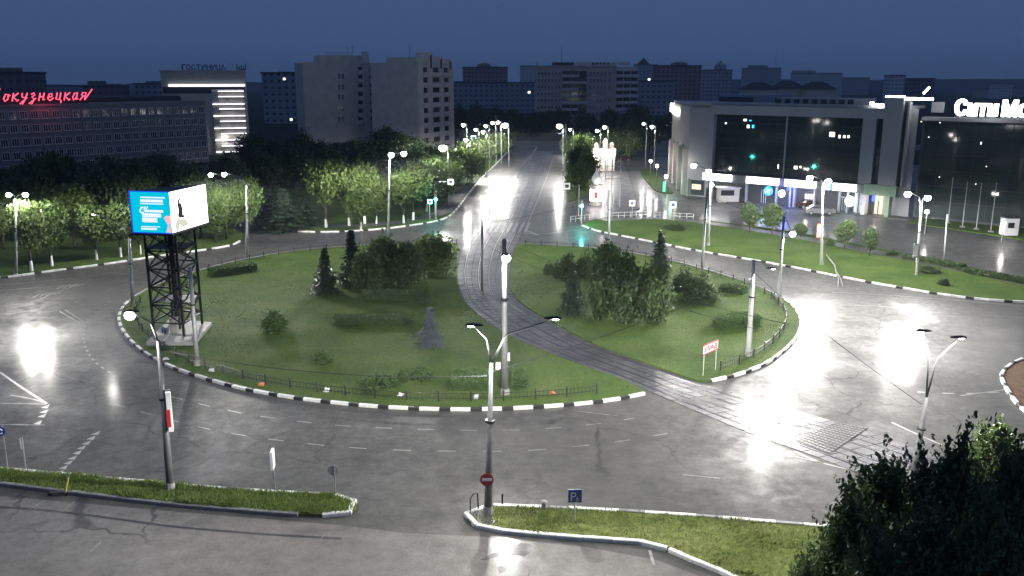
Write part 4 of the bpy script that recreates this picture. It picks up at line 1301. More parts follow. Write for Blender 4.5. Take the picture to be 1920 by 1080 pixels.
# ---- middle block at the end of the avenue
mA, mB = P(1002, 402), P(1152, 398)
mp, mf = foot_rect(mA, mB, 14)
Hm = hz(mA, 125)
ap3 = thing('apartment_block', 'brown nine storey block at the end of the avenue with a roof mast', 'building', mA)
obj('wall', MB().prism(mf, 0, Hm), 'brick_brown', ap3)
b = MB(); mp.box(b, -0.3, mp.L + 0.3, Hm, Hm + 0.5, -14.3, 0.3); obj('parapet', b, 'brick_brown', ap3)
mC = P(1193, 404)
mp2 = Plane(mB, mC)
rect_block(ap3, mp2, 0.05, mp2.L, 0, Hm, 12, 'panel_pink', 'end_wing')
for r_ in range(7):
    z = Hm - 3.0 - r_ * 2.9
    for x in (1010, 1016.5, 1023, 1029.5, 1036, 1043, 1049, 1107, 1114, 1121, 1128, 1135, 1143):
        u = mp.uz(x, 150)[0]; window(ap3, mp, u, z, 1.0, 1.5, 'glass', 2)
    for x0, x1, mt in ((1054, 1070, 'balcony'), (1070.5, 1085, 'balcony'), (1085.5, 1100, 'balcony_dark')):
        u0, u1 = mp.uz(x0, 150)[0], mp.uz(x1, 150)[0]
        b = MB(); mp.box(b, u0, u1, z - 1.5, z - 0.4, 0.0, 1.0); o = obj('balcony', b, mt if (r_ + int(x0)) % 3 else 'panel_pink', ap3)
        b = MB(); mp.box(b, u0 + .1, u1 - .1, z - 0.35, z + 1.1, 0.0, 0.3); obj('balcony_window', b, 'glass', o)
    if r_ < 6:
        b = MB(); mp2.box(b, 0.2, mp2.L - 0.3, z - 1.5, z - 0.3, 0.0, 1.0); o = obj('balcony', b, 'balcony', ap3)
        for j in range(3):
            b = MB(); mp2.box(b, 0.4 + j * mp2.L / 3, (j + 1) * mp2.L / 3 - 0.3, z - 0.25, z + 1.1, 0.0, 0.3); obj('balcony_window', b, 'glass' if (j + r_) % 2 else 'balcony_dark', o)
for x, yt, r0 in ((1052, 83, 0.12), (1006, 114, 0.25)):
    u = mp.uz(x, 120)[0]
    obj('roof_mast', MB().tube([mp.pt(u, Hm, -4), mp.pt(u, hz(mA, yt), -4)], [r0, r0 * .5], 6), 'dark_metal', ap3)
b = MB(); mp.box(b, mp.uz(1034, 120)[0], mp.uz(1075, 120)[0], Hm + 0.5, Hm + 1.9, -7, -2); obj('roof_storey', b, 'roof_dark', ap3)
b = MB(); mp.box(b, mp.uz(1078, 120)[0], mp.L + 6.0, Hm + 0.6, Hm + 1.9, -2.2, -2.0); obj('roof_hoarding', b, 'balcony', ap3)
for k in range(5):
    b = MB(); u = mp.uz(1110 + k * 7, 120)[0]; mp.box(b, u, u + 0.9, Hm + 0.8, Hm + 1.7, -2.0, -1.95); obj('hoarding_mark', b, 'roof_dark', ap3)

# ---- far blocks
fw = {'blue': wallmat('far_wall_blue', (0.26, 0.29, 0.34), 3.2, 3.0, (0.05, 0.055, 0.07), 0.9),
      'red': wallmat('far_wall_red', (0.30, 0.19, 0.19), 3.2, 3.0, (0.05, 0.045, 0.05), 0.9),
      'pale': wallmat('far_wall_pale', (0.62, 0.60, 0.60), 3.0, 3.0, (0.12, 0.12, 0.13), 0.9),
      'dark': wallmat('far_wall_dark', (0.16, 0.15, 0.145), 3.2, 3.0, (0.04, 0.04, 0.045), 0.9),
      'grey': wallmat('far_wall_grey', (0.38, 0.38, 0.40), 3.2, 3.0, (0.07, 0.07, 0.08), 0.9)}
for k, v in fw.items(): M['far_' + k] = v
def far_block(x0, x1, yt, D, kind, label, top=None, cat='building', dep=14, lit=()):
    a, c = P(x0, D), P(x1, D)
    pl, ft = foot_rect(a, c, dep)
    H = hz(a, yt)
    t = thing('far_building', label, cat, a)
    obj('wall', MB().prism(ft, 0, H), 'far_' + kind, t)
    b = MB(); pl.box(b, -0.4, pl.L + 0.4, H, H + 0.7, -dep - 0.4, 0.4); obj('roof', b, 'roof_dark', t)
    for tp_ in top or ():
        if tp_[0] == 'box':
            b = MB(); pl.box(b, pl.uz(tp_[1], yt)[0], pl.uz(tp_[2], yt)[0], H + .7, hz(a, tp_[3]), -dep * .7, -1); obj('roof_storey', b, 'far_' + kind, t)
        elif tp_[0] == 'dome':
            u0, u1 = pl.uz(tp_[1], yt)[0], pl.uz(tp_[2], yt)[0]
            r = (u1 - u0) / 2; h = hz(a, tp_[3]) - H
            b = MB().lathe(pl.pt((u0 + u1) / 2, H + 0.6, -dep / 2), [(r, 0), (r * .96, h * .4), (r * .75, h * .75), (r * .4, h * .95), (0.05, h)], 14)
            obj('dome', b, 'far_' + kind, t)
        elif tp_[0] == 'cone':
            u0, u1 = pl.uz(tp_[1], yt)[0], pl.uz(tp_[2], yt)[0]
            r = (u1 - u0) / 2; h = hz(a, tp_[3]) - H
            obj('spire', MB().lathe(pl.pt((u0 + u1) / 2, H + 0.6, -dep / 2), [(r, 0), (0.05, h)], 6), 'roof_dark', t)
        elif tp_[0] == 'mast':
            u = pl.uz(tp_[1], yt)[0]
            obj('mast', MB().tube([pl.pt(u, H, -3), pl.pt(u, hz(a, tp_[3]), -3)], 0.2, 5), 'dark_metal', t)
    for x, y in lit:
        b = MB(); pl.pbox(b, x - 2.2, x + 2.2, y - 2, y + 2, 0.02, 0.1); obj('lit_window', b, 'lit_window', t)
    return t
far_block(-40, 62, 138, 330, 'dark', 'dark brick block behind the hotel at the left edge', [('box', -40, 16, 127)])
far_block(75, 165, 162, 620, 'blue', 'low dark block behind the end of the neon lettering')
far_block(163, 226, 163, 460, 'dark', 'stepped dark block behind the hotel wing roof', [('box', 163, 184, 152), ('box', 198, 213, 157)])
far_block(256, 318, 158, 480, 'blue', 'blue grey block just left of the hotel tower', [('box', 272, 292, 152)])
far_block(496, 574, 138, 420, 'blue', 'blue dark block with a few lit windows left of the paired blocks', [('box', 520, 548, 134)], lit=((533, 148), (560, 190), (546, 224), (573, 137)))
far_block(850, 1003, 156, 560, 'blue', 'long low blue grey block behind the avenue trees', lit=((992, 173),))
far_block(868, 952, 127, 720, 'red', 'hazy high block with a rounded roof left of the avenue end', [('dome', 893, 921, 119), ('dome', 918, 936, 125)])
far_block(975, 1003, 124, 1000, 'pale', 'narrow pale tower block left of the brown block')
far_block(1190, 1230, 122, 900, 'grey', 'hazy block with a pointed roof right of the brown block', [('cone', 1195, 1222, 109)])
far_block(1228, 1312, 124, 640, 'red', 'red brown high block with a big rounded roof', [('dome', 1260, 1294, 117)])
far_block(1198, 1262, 153, 520, 'blue', 'low blue block right of the brown block', lit=((1217, 149),))
far_block(1300, 1370, 132, 760, 'grey', 'hazy grey high block with a domed corner', [('dome', 1342, 1366, 118), ('cone', 1344, 1364, 114)])
far_block(1393, 1462, 128, 1250, 'grey', 'faint high block beside the thin lattice mast on the skyline', [('box', 1405, 1440, 122), ('mast', 1455, 0, 96)])
far_block(1487, 1576, 138, 980, 'pale', 'pale wide high block on the skyline above the mall', [('box', 1490, 1530, 132)])
far_block(1560, 1628, 146, 1250, 'grey', 'faint grey block right of the pale wide block on the skyline')
far_block(1666, 1692, 142, 720, 'pale', 'pale end of the dark slab block above the mall pillar')
far_block(1693, 1748, 148, 726, 'dark', 'dark long slab block above the mall pillar')
far_block(1835, 1862, 168, 1050, 'grey', 'faint short block left above the white mall lettering')
far_block(1864, 1896, 158, 1000, 'pale', 'pale tower block right above the white mall lettering')
far_block(1897, 1990, 166, 1100, 'grey', 'faint grey block at the right edge above the lettering')
for x0, x1, yt, D, lab in ((1395, 1450, 160, 330, 'dark pitched roof house left of the mall roof row'), (1450, 1505, 158, 335, 'dark pitched roof house in the middle of the mall roof row'), (1505, 1560, 159, 330, 'dark pitched roof house right of the mall roof row')):
    a, c = P(x0, D), P(x1, D)
    pl, ft = foot_rect(a, c, 10)
    H = hz(a, yt + 8)
    t = thing('house', lab, 'house', a, 'houses behind the mall')
    obj('wall', MB().prism(ft, 0, H), 'panel_grey', t)
    b = MB(); hr = hz(a, yt - 6)
    q = [pl.pt(-.5, H, .5), pl.pt(pl.L + .5, H, .5), pl.pt(pl.L + .5, H, -10.5), pl.pt(-.5, H, -10.5), pl.pt(pl.L * .3, hr, -5), pl.pt(pl.L * .7, hr, -5)]
    b.add(q, [(0, 1, 5, 4), (1, 2, 5), (2, 3, 4, 5), (3, 0, 4), (3, 2, 1, 0)])
    obj('roof', b, 'roof_dark', t)
# far wooded ridge
b = MB()
n = 90
vs, fs = [], []
for i in range(n + 1):
    x = -2300 + 4600 * i / n
    h = 12 + 16 * noise.noise(Vector((i * 0.11, 3, 0))) + (9 if x > 300 else 0)
    vs += [(x, 1950, -1), (x, 2150, max(4, h)), (x, 2450, -1)]
for i in range(n):
    for k in range(2):
        a = i * 3 + k
        fs.append((a, a + 3, a + 4, a + 1))
struct('hills', b.add(vs, fs), 'ground')
# ---- shopping mall
mq0, mq1, mq2 = G(1258, 332), G(1291, 368), G(1702, 408)
fm = Plane(mq1, mq2)
fs_ = Plane(mq0, mq1)
mall = thing('shopping_mall', 'large grey shopping mall with a framed dark glass front and lit signs', 'building', mq1)
HM = 15.9
bk = mq2 + (mq0 - mq1) * 1.1
obj('wall', MB().prism([(mq0.x, mq0.y), (mq1.x, mq1.y), (mq2.x - fm.n.x * 0.0, mq2.y), (bk.x, bk.y)], 0, HM), 'mall', mall)
def mbox(name, x0, x1, y0, y1, d0, d1, mat, parent=mall, pl=fm):
    b = MB(); pl.pbox(b, x0, x1, y0, y1, d0, d1)
    return obj(name, b, mat, parent)
def ubox(name, x0, x1, z0, z1, d0, d1, mat, parent=mall, pl=fm, yref=300):
    b = MB(); pl.box(b, pl.uz(x0, yref)[0], pl.uz(x1, yref)[0], z0, z1, d0, d1)
    return obj(name, b, mat, parent)
ZB, ZT = 4.6, 14.4                                  # glass field between canopy and frame
ubox('cornice', 1291, 1700, HM, HM + 0.4, -6, 0.5, 'mall')
ubox('frame_top', 1333, 1655, ZT, HM - 0.02, 0.05, 1.2, 'mall')
ubox('frame_pillar', 1333, 1341, ZB, ZT, 0.05, 1.2, 'mall')
ubox('frame_pillar', 1617, 1642, ZB, ZT, 0.05, 1.2, 'mall')
ubox('glass_strip', 1642.5, 1655.5, ZB, ZT, 0.05, 0.5, 'mall_glass')
ubox('pillar', 1656, 1690, ZB, HM + 1.6, 0.05, 1.5, 'mall')
ubox('glass_strip', 1690.5, 1697, ZB, HM + 1.2, 0.05, 0.9, 'mall_glass')
ubox('corner_post', 1697.5, 1701, ZB, HM + 1.0, 0.05, 1.3, 'mall')
u0, u1 = fm.uz(1341.5, 300)[0], fm.uz(1616.5, 300)[0]
ncol, nrow = 16, 7
b0 = MB(); fm.box(b0, u0, u1, ZB, ZT, 0.05, 0.1); obj('curtain_wall', b0, 'mall_dark', mall)
for i in range(ncol):
    for j in range(nrow):
        b = MB()
        ua, ub = u0 + (u1 - u0) * i / ncol + 0.04, u0 + (u1 - u0) * (i + 1) / ncol - 0.04
        za, zb2 = ZB + (ZT - ZB) * j / nrow + 0.04, ZB + (ZT - ZB) * (j + 1) / nrow - 0.04
        fm.box(b, ua, ub, za, zb2, 0.1, 0.15 + random.uniform(0, 0.015))
        obj('glass_panel', b, 'mall_glass', mall)
ubox('mullion', 1471, 1473.5, ZB, ZT, 0.18, 0.4, 'mall')
for x, y, w_, h_ in ((1401, 210, 2, 2), (1398, 225, 3, 2), (1408, 226, 2, 1.2), (1404, 237, 2.5, 3), (1413, 237, 2, 3), (1362, 231, 1.5, 1.5), (1561, 252, 5, 4.5), (1575, 256, 1.8, 3), (1584, 256, 2.2, 2.5), (1592, 256, 2, 2.5), (1460, 312, 1, 4), (1493, 314, 3.5, 3), (1502, 313, 2, 2)):
    mbox('interior_light', x - w_, x + w_, y - h_, y + h_, 0.17, 0.2, 'lit_window' if x not in (1408, 1413) else 'sign_cyan')
# entrance zone: recess, columns, light boxes
ubox('entrance_recess', 1336, 1655, 0.15, 3.2, 0.02, 0.08, 'mall_dark')
ubox('canopy', 1333, 1660, 3.3, ZB, 0.05, 1.9, 'mall_band')
for x in (1345, 1411, 1468, 1494.5, 1502, 1540, 1587, 1603, 1622):
    ubox('column', x - 1.6, x + 1.6, 0.1, 3.3, 1.2, 1.7, 'mall')
zl, zh = 3.45, 4.55
for x0, x1, mt in ((1331, 1384, 'sign_white'), (1413, 1473, 'sign_pink'), (1485, 1543, 'sign_ice'), (1576, 1619, 'sign_cream'), (1559, 1569, 'sign_white')):
    bx = ubox('light_box', x0, x1, zl, zh, 1.92, 2.2, mt)
    ubox('light_box_frame', x0 - 0.8, x1 + 0.8, zh, zh + 0.12, 1.92, 2.25, 'mall_dark')
    uu = fm.uz((x0 + x1) / 2, 330)[0]
    light_at(mall, fm.pt(uu, 3.2, 3.0), 70 if x1 - x0 > 20 else 20, 0.5, (1, .95, .95))
ubox('light_box_emblem', 1570, 1572.8, zl + .1, zh - .1, 1.92, 2.21, 'sign_green'); ubox('light_box_emblem', 1573, 1575.5, zl, zh, 1.92, 2.21, 'sign_blue')
def disc_sign(px, py, r, mat, d, pointed=False):
    u, z = fm.uz(px, py)
    pts = [fm.pt(u + r * math.cos(a), z + r * math.sin(a) * (1.25 if pointed and math.sin(a) < 0 else 1), d) for a in [2 * math.pi * k / 20 for k in range(20)]]
    pts2 = [p + fm.n * 0.18 for p in pts]
    b = MB().add(pts + pts2, [tuple(range(20)), tuple(range(39, 19, -1))] + [(i, 20 + i, 20 + (i + 1) % 20, (i + 1) % 20) for i in range(20)])
    o = obj('round_sign', b, mat, mall)
    return u, z
u, z = disc_sign(1451, 356, 0.75, 'sign_cyan', 1.9)
light_at(mall, fm.pt(u, z - .2, 3.2), 220, 0.3, (0.1, 0.5, 1.0))
for k in range(4):
    b = MB(); a = 0.4 + k * 1.57
    b.bar(fm.pt(u + .12 * math.cos(a), z + .12 * math.sin(a), 2.1), fm.pt(u + .48 * math.cos(a), z + .48 * math.sin(a), 2.1), 0.1)
    obj('sign_mark', b, 'sign_ice', mall)
disc_sign(1476, 360, 0.52, 'sign_pink', 1.9, True)
u, z = disc_sign(1603, 374, 0.72, 'sign_ice', 1.9, True)
light_at(mall, fm.pt(u, z, 3.2), 150, 0.3, (0.5, 0.8, 1.0))
mbox('blue_panel', 1481, 1492, 346, 356, 1.0, 1.15, 'sign_blue'); mbox('blue_panel', 1640, 1646, 366, 376, 1.0, 1.15, 'sign_blue')
light_at(mall, fm.pt(fm.uz(1487, 350)[0], 2.4, 3.0), 900, 0.5, (0.08, 0.12, 1.0))
for x0, x1 in ((1433, 1442), (1515, 1525), (1526, 1535.5), (1583, 1592)):
    d_ = ubox('door', x0, x1, 0.15, 2.3, 0.1, 0.2, 'warm_light' if x0 in (1515, 1526) else 'mall_glass')
    w3 = x1 - x0
    for k in range(3):
        xx = x0 + (w3 - 1.0) * k / 2
        ubox('door_frame', xx, xx + 1.0, 0.15, 2.3, 0.2, 0.3, 'frame_white', d_)
    ubox('door_frame', x0 + 1.1, x1 - 1.1, 2.18, 2.32, 0.2, 0.31, 'frame_white', d_)
ubox('white_wall', 1613, 1630, 0.15, 3.2, 0.1, 0.9, 'frame_white')
ubox('green_portal', 1636, 1697, 3.2, ZB + 0.2, 1.95, 2.6, 'mall_green')
for x in (1632, 1677): ubox('portal_column', x, x + 8, 0.1, 3.2, 1.0, 2.3, 'mall_green' if x > 1640 else 'frame_white')
ubox('lit_entrance', 1649, 1664, 0.15, 2.9, 0.1, 0.25, 'warm_light'); ubox('entrance_post', 1656, 1657.2, 0.15, 2.2, 0.3, 0.5, 'mall_dark'); ubox('entrance_curtain', 1665, 1674, 0.15, 3.0, 0.1, 0.4, 'mall_warm')
light_at(mall, fm.pt(fm.uz(1656, 375)[0], 2.2, 2.8), 180, 0.3, (1, .8, .65))
light_at(mall, fm.pt(fm.uz(1525, 370)[0], 2.2, 2.4), 120, 0.3, (1, .85, .7))
# left corner: narrow lit side with fins and a white sign
ubox('corner_wall', 1291.5, 1332.5, 0.15, HM - 0.5, 0.05, 0.35, 'mall')
ubox('shop_window', 1300, 1325, 0.4, 3.0, 0.36, 0.42, 'mall_glass')
ubox('shop_window_sign', 1302, 1319, 1.4, 2.3, 0.43, 0.48, 'warm_light')
ubox('green_post', 1294, 1297, 0.15, 3.2, 0.36, 0.9, 'mall_green')
L_ = fs_.L
b = MB(); fs_.box(b, 0.1, L_ - 0.1, 0.15, HM - 0.4, 0.02, 0.2); obj('side_cladding', b, 'mall_warm', mall)
for k in range(4):
    u = L_ * (0.12 + 0.26 * k)
    b = MB(); fs_.box(b, u, u + L_ * 0.07, 0.1, 8.2, 0.2, 1.1); obj('side_fin', b, 'mall_warm', mall)
    light_at(mall, fs_.pt(u + L_ * 0.14, 6.0 if k % 2 else 4.0, 1.6), 120, 0.3, (1, .93, .85))
us0, us1 = fs_.uz(1261, 207)[0], fs_.uz(1277, 207)[0]
zs0 = fs_.uz(1268, 214)[1]
sgn = MB(); fs_.box(sgn, us0, us0 + (us1 - us0) * .35, zs0 + .3, zs0 + 2.0, 0.3, 0.5); fs_.box(sgn, us0 + (us1 - us0) * .35, us1, zs0, zs0 + 1.3, 0.3, 0.5)
obj('white_sign', sgn, 'sign_white', mall)
light_at(mall, G(1258, 365) + Vector((0, 0, 2.5)), 250, 0.3, (0.3, 1.0, 0.6))
gs = G(1245, 362)
gsg = thing('light_column', 'slim green lit advertising column beside the service road', 'sign', gs)
obj('column', MB().box((gs.x, gs.y, 0.15), (0.6, 0.6, 0.3)).box((gs.x, gs.y, 2.2), (0.5, 0.4, 0.2)), 'mall_dark', gsg)
obj('panel', MB().box((gs.x, gs.y, 1.2), (0.45, 0.3, 1.8)), 'sign_green', gsg)
# roof volumes and roof lights
ubox('roof_block', 1300, 1400, HM + 0.02, HM + 1.6, -16, -8, 'far_blue')
ubox('roof_block', 1433, 1600, HM + 0.02, HM + 1.3, -7.5, -3, 'mall')
for k in range(9):
    b = MB(); u = fm.uz(1440 + k * 17, 190)[0]; fm.box(b, u, u + 0.9, HM + .3, HM + 1.1, -2.98, -2.9); obj('roof_window', b, 'mall_glass', mall)
ubox('roof_light', 1626, 1632, HM + 0.5, HM + 0.9, 0.6, 1.0, 'sign_white'); ubox('roof_light', 1637, 1650, HM + 0.3, HM + 0.7, 0.6, 1.0, 'sign_white')
ubox('roof_light', 1655, 1690, HM + 1.62, HM + 1.85, 1.0, 1.4, 'sign_white'); ubox('roof_light', 1693, 1742, HM + 1.3, HM + 1.65, 1.0, 1.4, 'sign_white')
q = fm.pt(fm.uz(1735, 190)[0], HM + 2.2, 1.2)
obj('roof_light', MB().bar(q, q + Vector((0.75, 0, 0.9)), 0.22), 'sign_white', mall)
# dark glass wing to the right
wA = mq2 + fm.u * 0.6 - fm.n * 0.4
wB = mq2 + fm.u * 34 + fm.n * 1.5
fw_ = Plane(wA, wB)
wing = thing('mall_wing', 'dark glass wing of the mall under the big white lettering', 'building', wA)
HW = 14.3
_, wf = foot_rect(wA, wB, 24)
obj('wall', MB().prism(wf, 0, HW), 'mall_dark', wing)
b = MB(); fw_.box(b, 0, fw_.L, HW, HW + 0.5, -1.2, 0.5); obj('parapet', b, 'mall', wing)
wc, wr = 14, 6
for i in range(wc):
    for j in range(wr):
        b = MB(); fw_.box(b, 0.3 + (fw_.L - .3) * i / wc + .05, 0.3 + (fw_.L - .3) * (i + 1) / wc - .05, 0.4 + (HW - .6) * j / wr + .05, 0.4 + (HW - .6) * (j + 1) / wr - .05, 0.02, 0.08 + random.uniform(0, .012))
        obj('glass_panel', b, 'mall_glass', wing)
for x, y in ((1728, 228), (1763, 230), (1742, 257), (1711, 273), (1707, 265), (1715, 270), (1840, 270), (1850, 312), (1762, 332), (1830, 345)):
    b = MB(); fw_.pbox(b, x - .9, x + .9, y - (4 if y in (265, 270, 273) else .9), y + .9, 0.1, 0.14); obj('interior_light', b, 'lit_window', wing)
b = MB(); fw_.pbox(b, 1728, 1752, 192, 212, -4, -3.8); obj('roof_truss', b, 'mall', wing)
msg = thing('roof_sign', 'big white glowing lettering on the roof of the dark mall wing', 'sign', fw_.pt(fw_.uz(1790, 220)[0], HW + 0.5, 0))
zl0 = HW + 0.9
put_text(msg, 'Сити Молл', fw_, fw_.uz(1791, 210)[0], zl0, 0.1, 2.1, 'sign_white', None, 0.25, fat=0.028, sx=0.8)
b = MB(); fw_.box(b, fw_.uz(1790, 210)[0], fw_.L - 2, HW + 0.5, HW + 0.62, -0.5, 0.3)
for k in range(9): fw_.box(b, fw_.uz(1792, 210)[0] + k * 1.6, fw_.uz(1792, 210)[0] + k * 1.6 + .08, HW + .5, HW + 2.4, -0.45, -0.38)
obj('sign_frame', b, 'mall_dark', msg)
light_at(msg, fw_.pt(fw_.uz(1860, 210)[0], HW + 2, 2.5), 250, 0.8)
# kiosk on the far right
kp = G(1890, 442)
ks = thing('kiosk', 'small white kiosk beside a globe lamp on the far right', 'kiosk', kp)
obj('body', MB().box((kp.x, kp.y, 1.25), (1.7, 1.5, 2.3)), 'white_sign', ks)
obj('roof', MB().box((kp.x, kp.y, 2.47), (1.9, 1.7, 0.14)), 'mall_dark', ks)
obj('window', MB().box((kp.x - 0.2, kp.y - 0.78, 1.5), (0.8, 0.06, 0.7)), 'glass', ks)
# ================================================================== VEGETATION
def quads_mesh(name, C, A, B_, mat):
    """leaf quads: centres C, half axes A and B_ (n x 3 arrays)"""
    n = len(C)
    v = np.stack([C - A - B_ * 0.6, C + A * 0.1 - B_, C + A + B_ * 0.6, C - A * 0.1 + B_], 1).reshape(-1, 3)
    me = bpy.data.meshes.new(name)
    me.vertices.add(n * 4); me.vertices.foreach_set('co', v.ravel())
    me.loops.add(n * 4); me.loops.foreach_set('vertex_index', np.arange(n * 4, dtype=np.int32))
    me.polygons.add(n); me.polygons.foreach_set('loop_start', np.arange(0, n * 4, 4, dtype=np.int32)); me.polygons.foreach_set('loop_total', np.full(n, 4, dtype=np.int32))
    me.update(); me.validate()
    me.materials.append(M[mat])
    return me
def rnd_axes(rs, n, s, flat=0.0):
    a = rs.normal(size=(n, 3)); a /= np.linalg.norm(a, axis=1)[:, None]
    b = rs.normal(size=(n, 3)); b -= a * (a * b).sum(1)[:, None]; b /= np.linalg.norm(b, axis=1)[:, None]
    sz = s * rs.uniform(0.6, 1.3, (n, 1))
    return a * sz, b * sz * 0.62
def crown_mesh(seed, mat, nclump=60, per=70, leaf=0.13, clump=0.55, shape='round', sprays=0):
    """unit crown: radius 1, z from 0 to 2 ; clumps sit mostly near an uneven surface"""
    rs = np.random.RandomState(seed)
    C = []
    k = 0
    while k < nclump:
        d = rs.normal(size=3); d /= np.linalg.norm(d)
        r = rs.uniform(0.35, 1.0) ** 0.55
        bump = 0.80 + 0.22 * noise.noise(Vector(d * 1.8) + Vector((seed * 7.1, 0, 0))) + rs.uniform(-.08, .12)
        p = d * r * bump
        if shape == 'round': p = np.array([p[0] * (1 - 0.12 * p[2]), p[1] * (1 - 0.12 * p[2]), 1 + p[2] * 0.98])
        elif shape == 'ovate':
            w = 1 - 0.38 * max(0, p[2]) - 0.1 * max(0, -p[2]); p = np.array([p[0] * w, p[1] * w, 1 + p[2]])
        elif shape == 'column':
            w = 0.95 - 0.35 * max(0, p[2]) ** 2; p = np.array([p[0] * w, p[1] * w, 1 + p[2]])
        elif shape == 'spire':
            tt = min(1.0, max(0.0, (p[2] + 1) / 2)); w = 1.05 * (1 - tt) ** 0.75 + 0.06; p = np.array([p[0] * w * 1.15, p[1] * w * 1.15, 1 + p[2] * 1.02])
        elif shape == 'mound': p = np.array([p[0], p[1], abs(p[2]) * 1.7 + 0.1])
        C.append(p); k += 1
    C = np.array(C)
    cc = np.repeat(C, per, 0)
    n = len(cc)
    sc_ = np.repeat(rs.uniform(0.6, 1.2, nclump), per)[:, None]
    off = rs.normal(size=(n, 3)) * clump * 0.42 * sc_
    off[:, 2] *= 0.75
    P_ = cc + off
    if shape == 'mound': P_[:, 2] = np.maximum(P_[:, 2], 0.02)
    if sprays:
        ex = []
        for k in range(sprays):
            c = C[rs.randint(len(C))]
            d = np.array([c[0], c[1], (c[2] - 0.9) * 0.6 + rs.uniform(0, .5)]); d /= max(1e-3, np.linalg.norm(d))
            d = d + rs.normal(size=3) * .25
            Ls = rs.uniform(.15, .36)
            for j in range(16):
                ex.append(c + d * Ls * (j / 15 + .25) + rs.normal(size=3) * .018)
        P_ = np.concatenate([P_, np.array(ex)]); n = len(P_)
    A, Bq = rnd_axes(rs, n, leaf)
    return quads_mesh('crown', P_, A, Bq, mat)
def conifer_mesh(seed, mat, levels=24, n0=8, leaf=0.062):
    """unit spruce: height 1, radius 1 at the foot (scale x,y by width)"""
    rs = np.random.RandomState(seed)
    C, A, Bq = [], [], []
    for l in range(levels):
        f = l / levels
        z0 = 0.06 + 0.92 * f
        rad = (1 - f) ** 0.9 * (1.0 if l % 2 else 0.86) + 0.03
        nb_ = max(4, int(n0 * (1 - f) + 4))
        for k in range(nb_):
            a = 2 * math.pi * (k + rs.uniform(-.3, .3)) / nb_ + l * 0.7
            L = rad * (rs.uniform(0.5, 1.0) if rs.rand() < .55 else rs.uniform(0.9, 1.28))
            m = max(3, int(13 * L)); dzb = rs.uniform(-.018, .018)
            for j in range(m):
                t = (j + 0.7) / m
                dx, dy = math.cos(a), math.sin(a)
                x, y = dx * L * t, dy * L * t
                z = z0 + dzb - 0.075 * t * L - 0.02 * t + 0.05 * (t ** 3) * L
                for sgn_ in (-1, 1):
                    s = leaf * (1.15 - 0.5 * t) * rs.uniform(0.8, 1.3)
                    bx = np.array([dx * 0.8 - sgn_ * dy * 0.75, dy * 0.8 + sgn_ * dx * 0.75, -0.12 + rs.uniform(-.1, .1)])
                    C.append((x + bx[0] * s * 1.4 , y + bx[1] * s * 1.4, z)); A.append(bx * s * 2.2)
                    Bq.append((-bx[1] * s * 0.9, bx[0] * s * 0.9, s * rs.uniform(-.25, .25)))
    return quads_mesh('foliage', np.array(C), np.array(A), np.array(Bq), mat)
def trunk_mesh(seed, h=1.0, limbs=6):
    rs = random.Random(seed)
    b = MB()
    b.tube([(0, 0, -0.02), (0.01, 0, 0.25), (-0.01, 0.01, 0.55), (0.01, 0, 0.9)], [0.028, 0.022, 0.016, 0.006], 8)
    for k in range(limbs):
        a = 2 * math.pi * k / limbs + rs.uniform(-.4, .4)
        z = rs.uniform(0.3, 0.62)
        r = rs.uniform(0.14, 0.26)
        b.tube([(0, 0, z), (r * .5 * math.cos(a), r * .5 * math.sin(a), z + .1), (r * math.cos(a), r * math.sin(a), z + rs.uniform(.18, .3))], [0.012, 0.009, 0.004], 5)
    me = mesh_of('trunk', b, smooth=True); me.materials.append(M['bark'])
    return me
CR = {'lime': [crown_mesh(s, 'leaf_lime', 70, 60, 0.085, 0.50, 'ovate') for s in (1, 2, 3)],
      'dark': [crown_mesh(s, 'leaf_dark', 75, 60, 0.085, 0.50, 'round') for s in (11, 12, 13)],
      'mid': [crown_mesh(s, 'leaf_mid', 75, 60, 0.085, 0.50, 'ovate') for s in (21, 22, 23)],
      'column': [crown_mesh(s, 'leaf_dark', 90, 60, 0.085, 0.45, 'column') for s in (31, 32)],
      'bush': [crown_mesh(s, 'leaf_bush', 55, 60, 0.085, 0.42, 'mound') for s in (41, 42)],
      'darkbush': [crown_mesh(s, 'leaf_dark', 70, 70, 0.075, 0.42, 'mound') for s in (51, 52)],
      'big': [crown_mesh(s, 'leaf_dark', 170, 80, 0.036, 0.22, 'spire', 240) for s in (61, 62, 63)],
      'biglit': [crown_mesh(s, 'leaf_lime', 150, 70, 0.036, 0.24, 'spire', 240) for s in (66,)]}  # lamplit look of this tree put into a lighter leaf colour
TRK = [trunk_mesh(s) for s in (1, 2, 3)]
SPR = [conifer_mesh(s, 'needle') for s in (1, 2)]
SPB = conifer_mesh(5, 'needle_blue')
WWM = mesh_of('whitewash', MB().tube([(0, 0, 0), (0.01, 0, 1)], [1.0, 0.88], 9)); WWM.materials.append(M['whitewash'])
_tc = [0]
def tree(kind, base, top_z, width, label, group=None, clear=0.28, ww=False, name='leafy_tree', z0=0.12):
    """width = crown diameter, clear = share of the height below the crown"""
    _tc[0] += 1
    i = _tc[0]
    H = max(1.0, top_z - z0)
    t = thing(name, label, 'tree', (base.x, base.y, z0), group)
    tk = place('trunk', TRK[i % 3], (base.x, base.y, z0), i * 2.1, t, (max(1.2, H * 0.75), max(1.2, H * 0.75), H * 0.92))
    cm = CR[kind][i % len(CR[kind])]
    place('crown', cm, (base.x, base.y, z0 + H * clear), i * 1.37, t, (width / 2 / 0.97, width / 2 / 0.97, H * (1 - clear) / 2.05))
    if ww:
        r = 0.031 * max(1.2, H * 0.75)
        place('whitewash', WWM, (base.x, base.y, z0), 0, t, (r, r, 1.15))
    return t
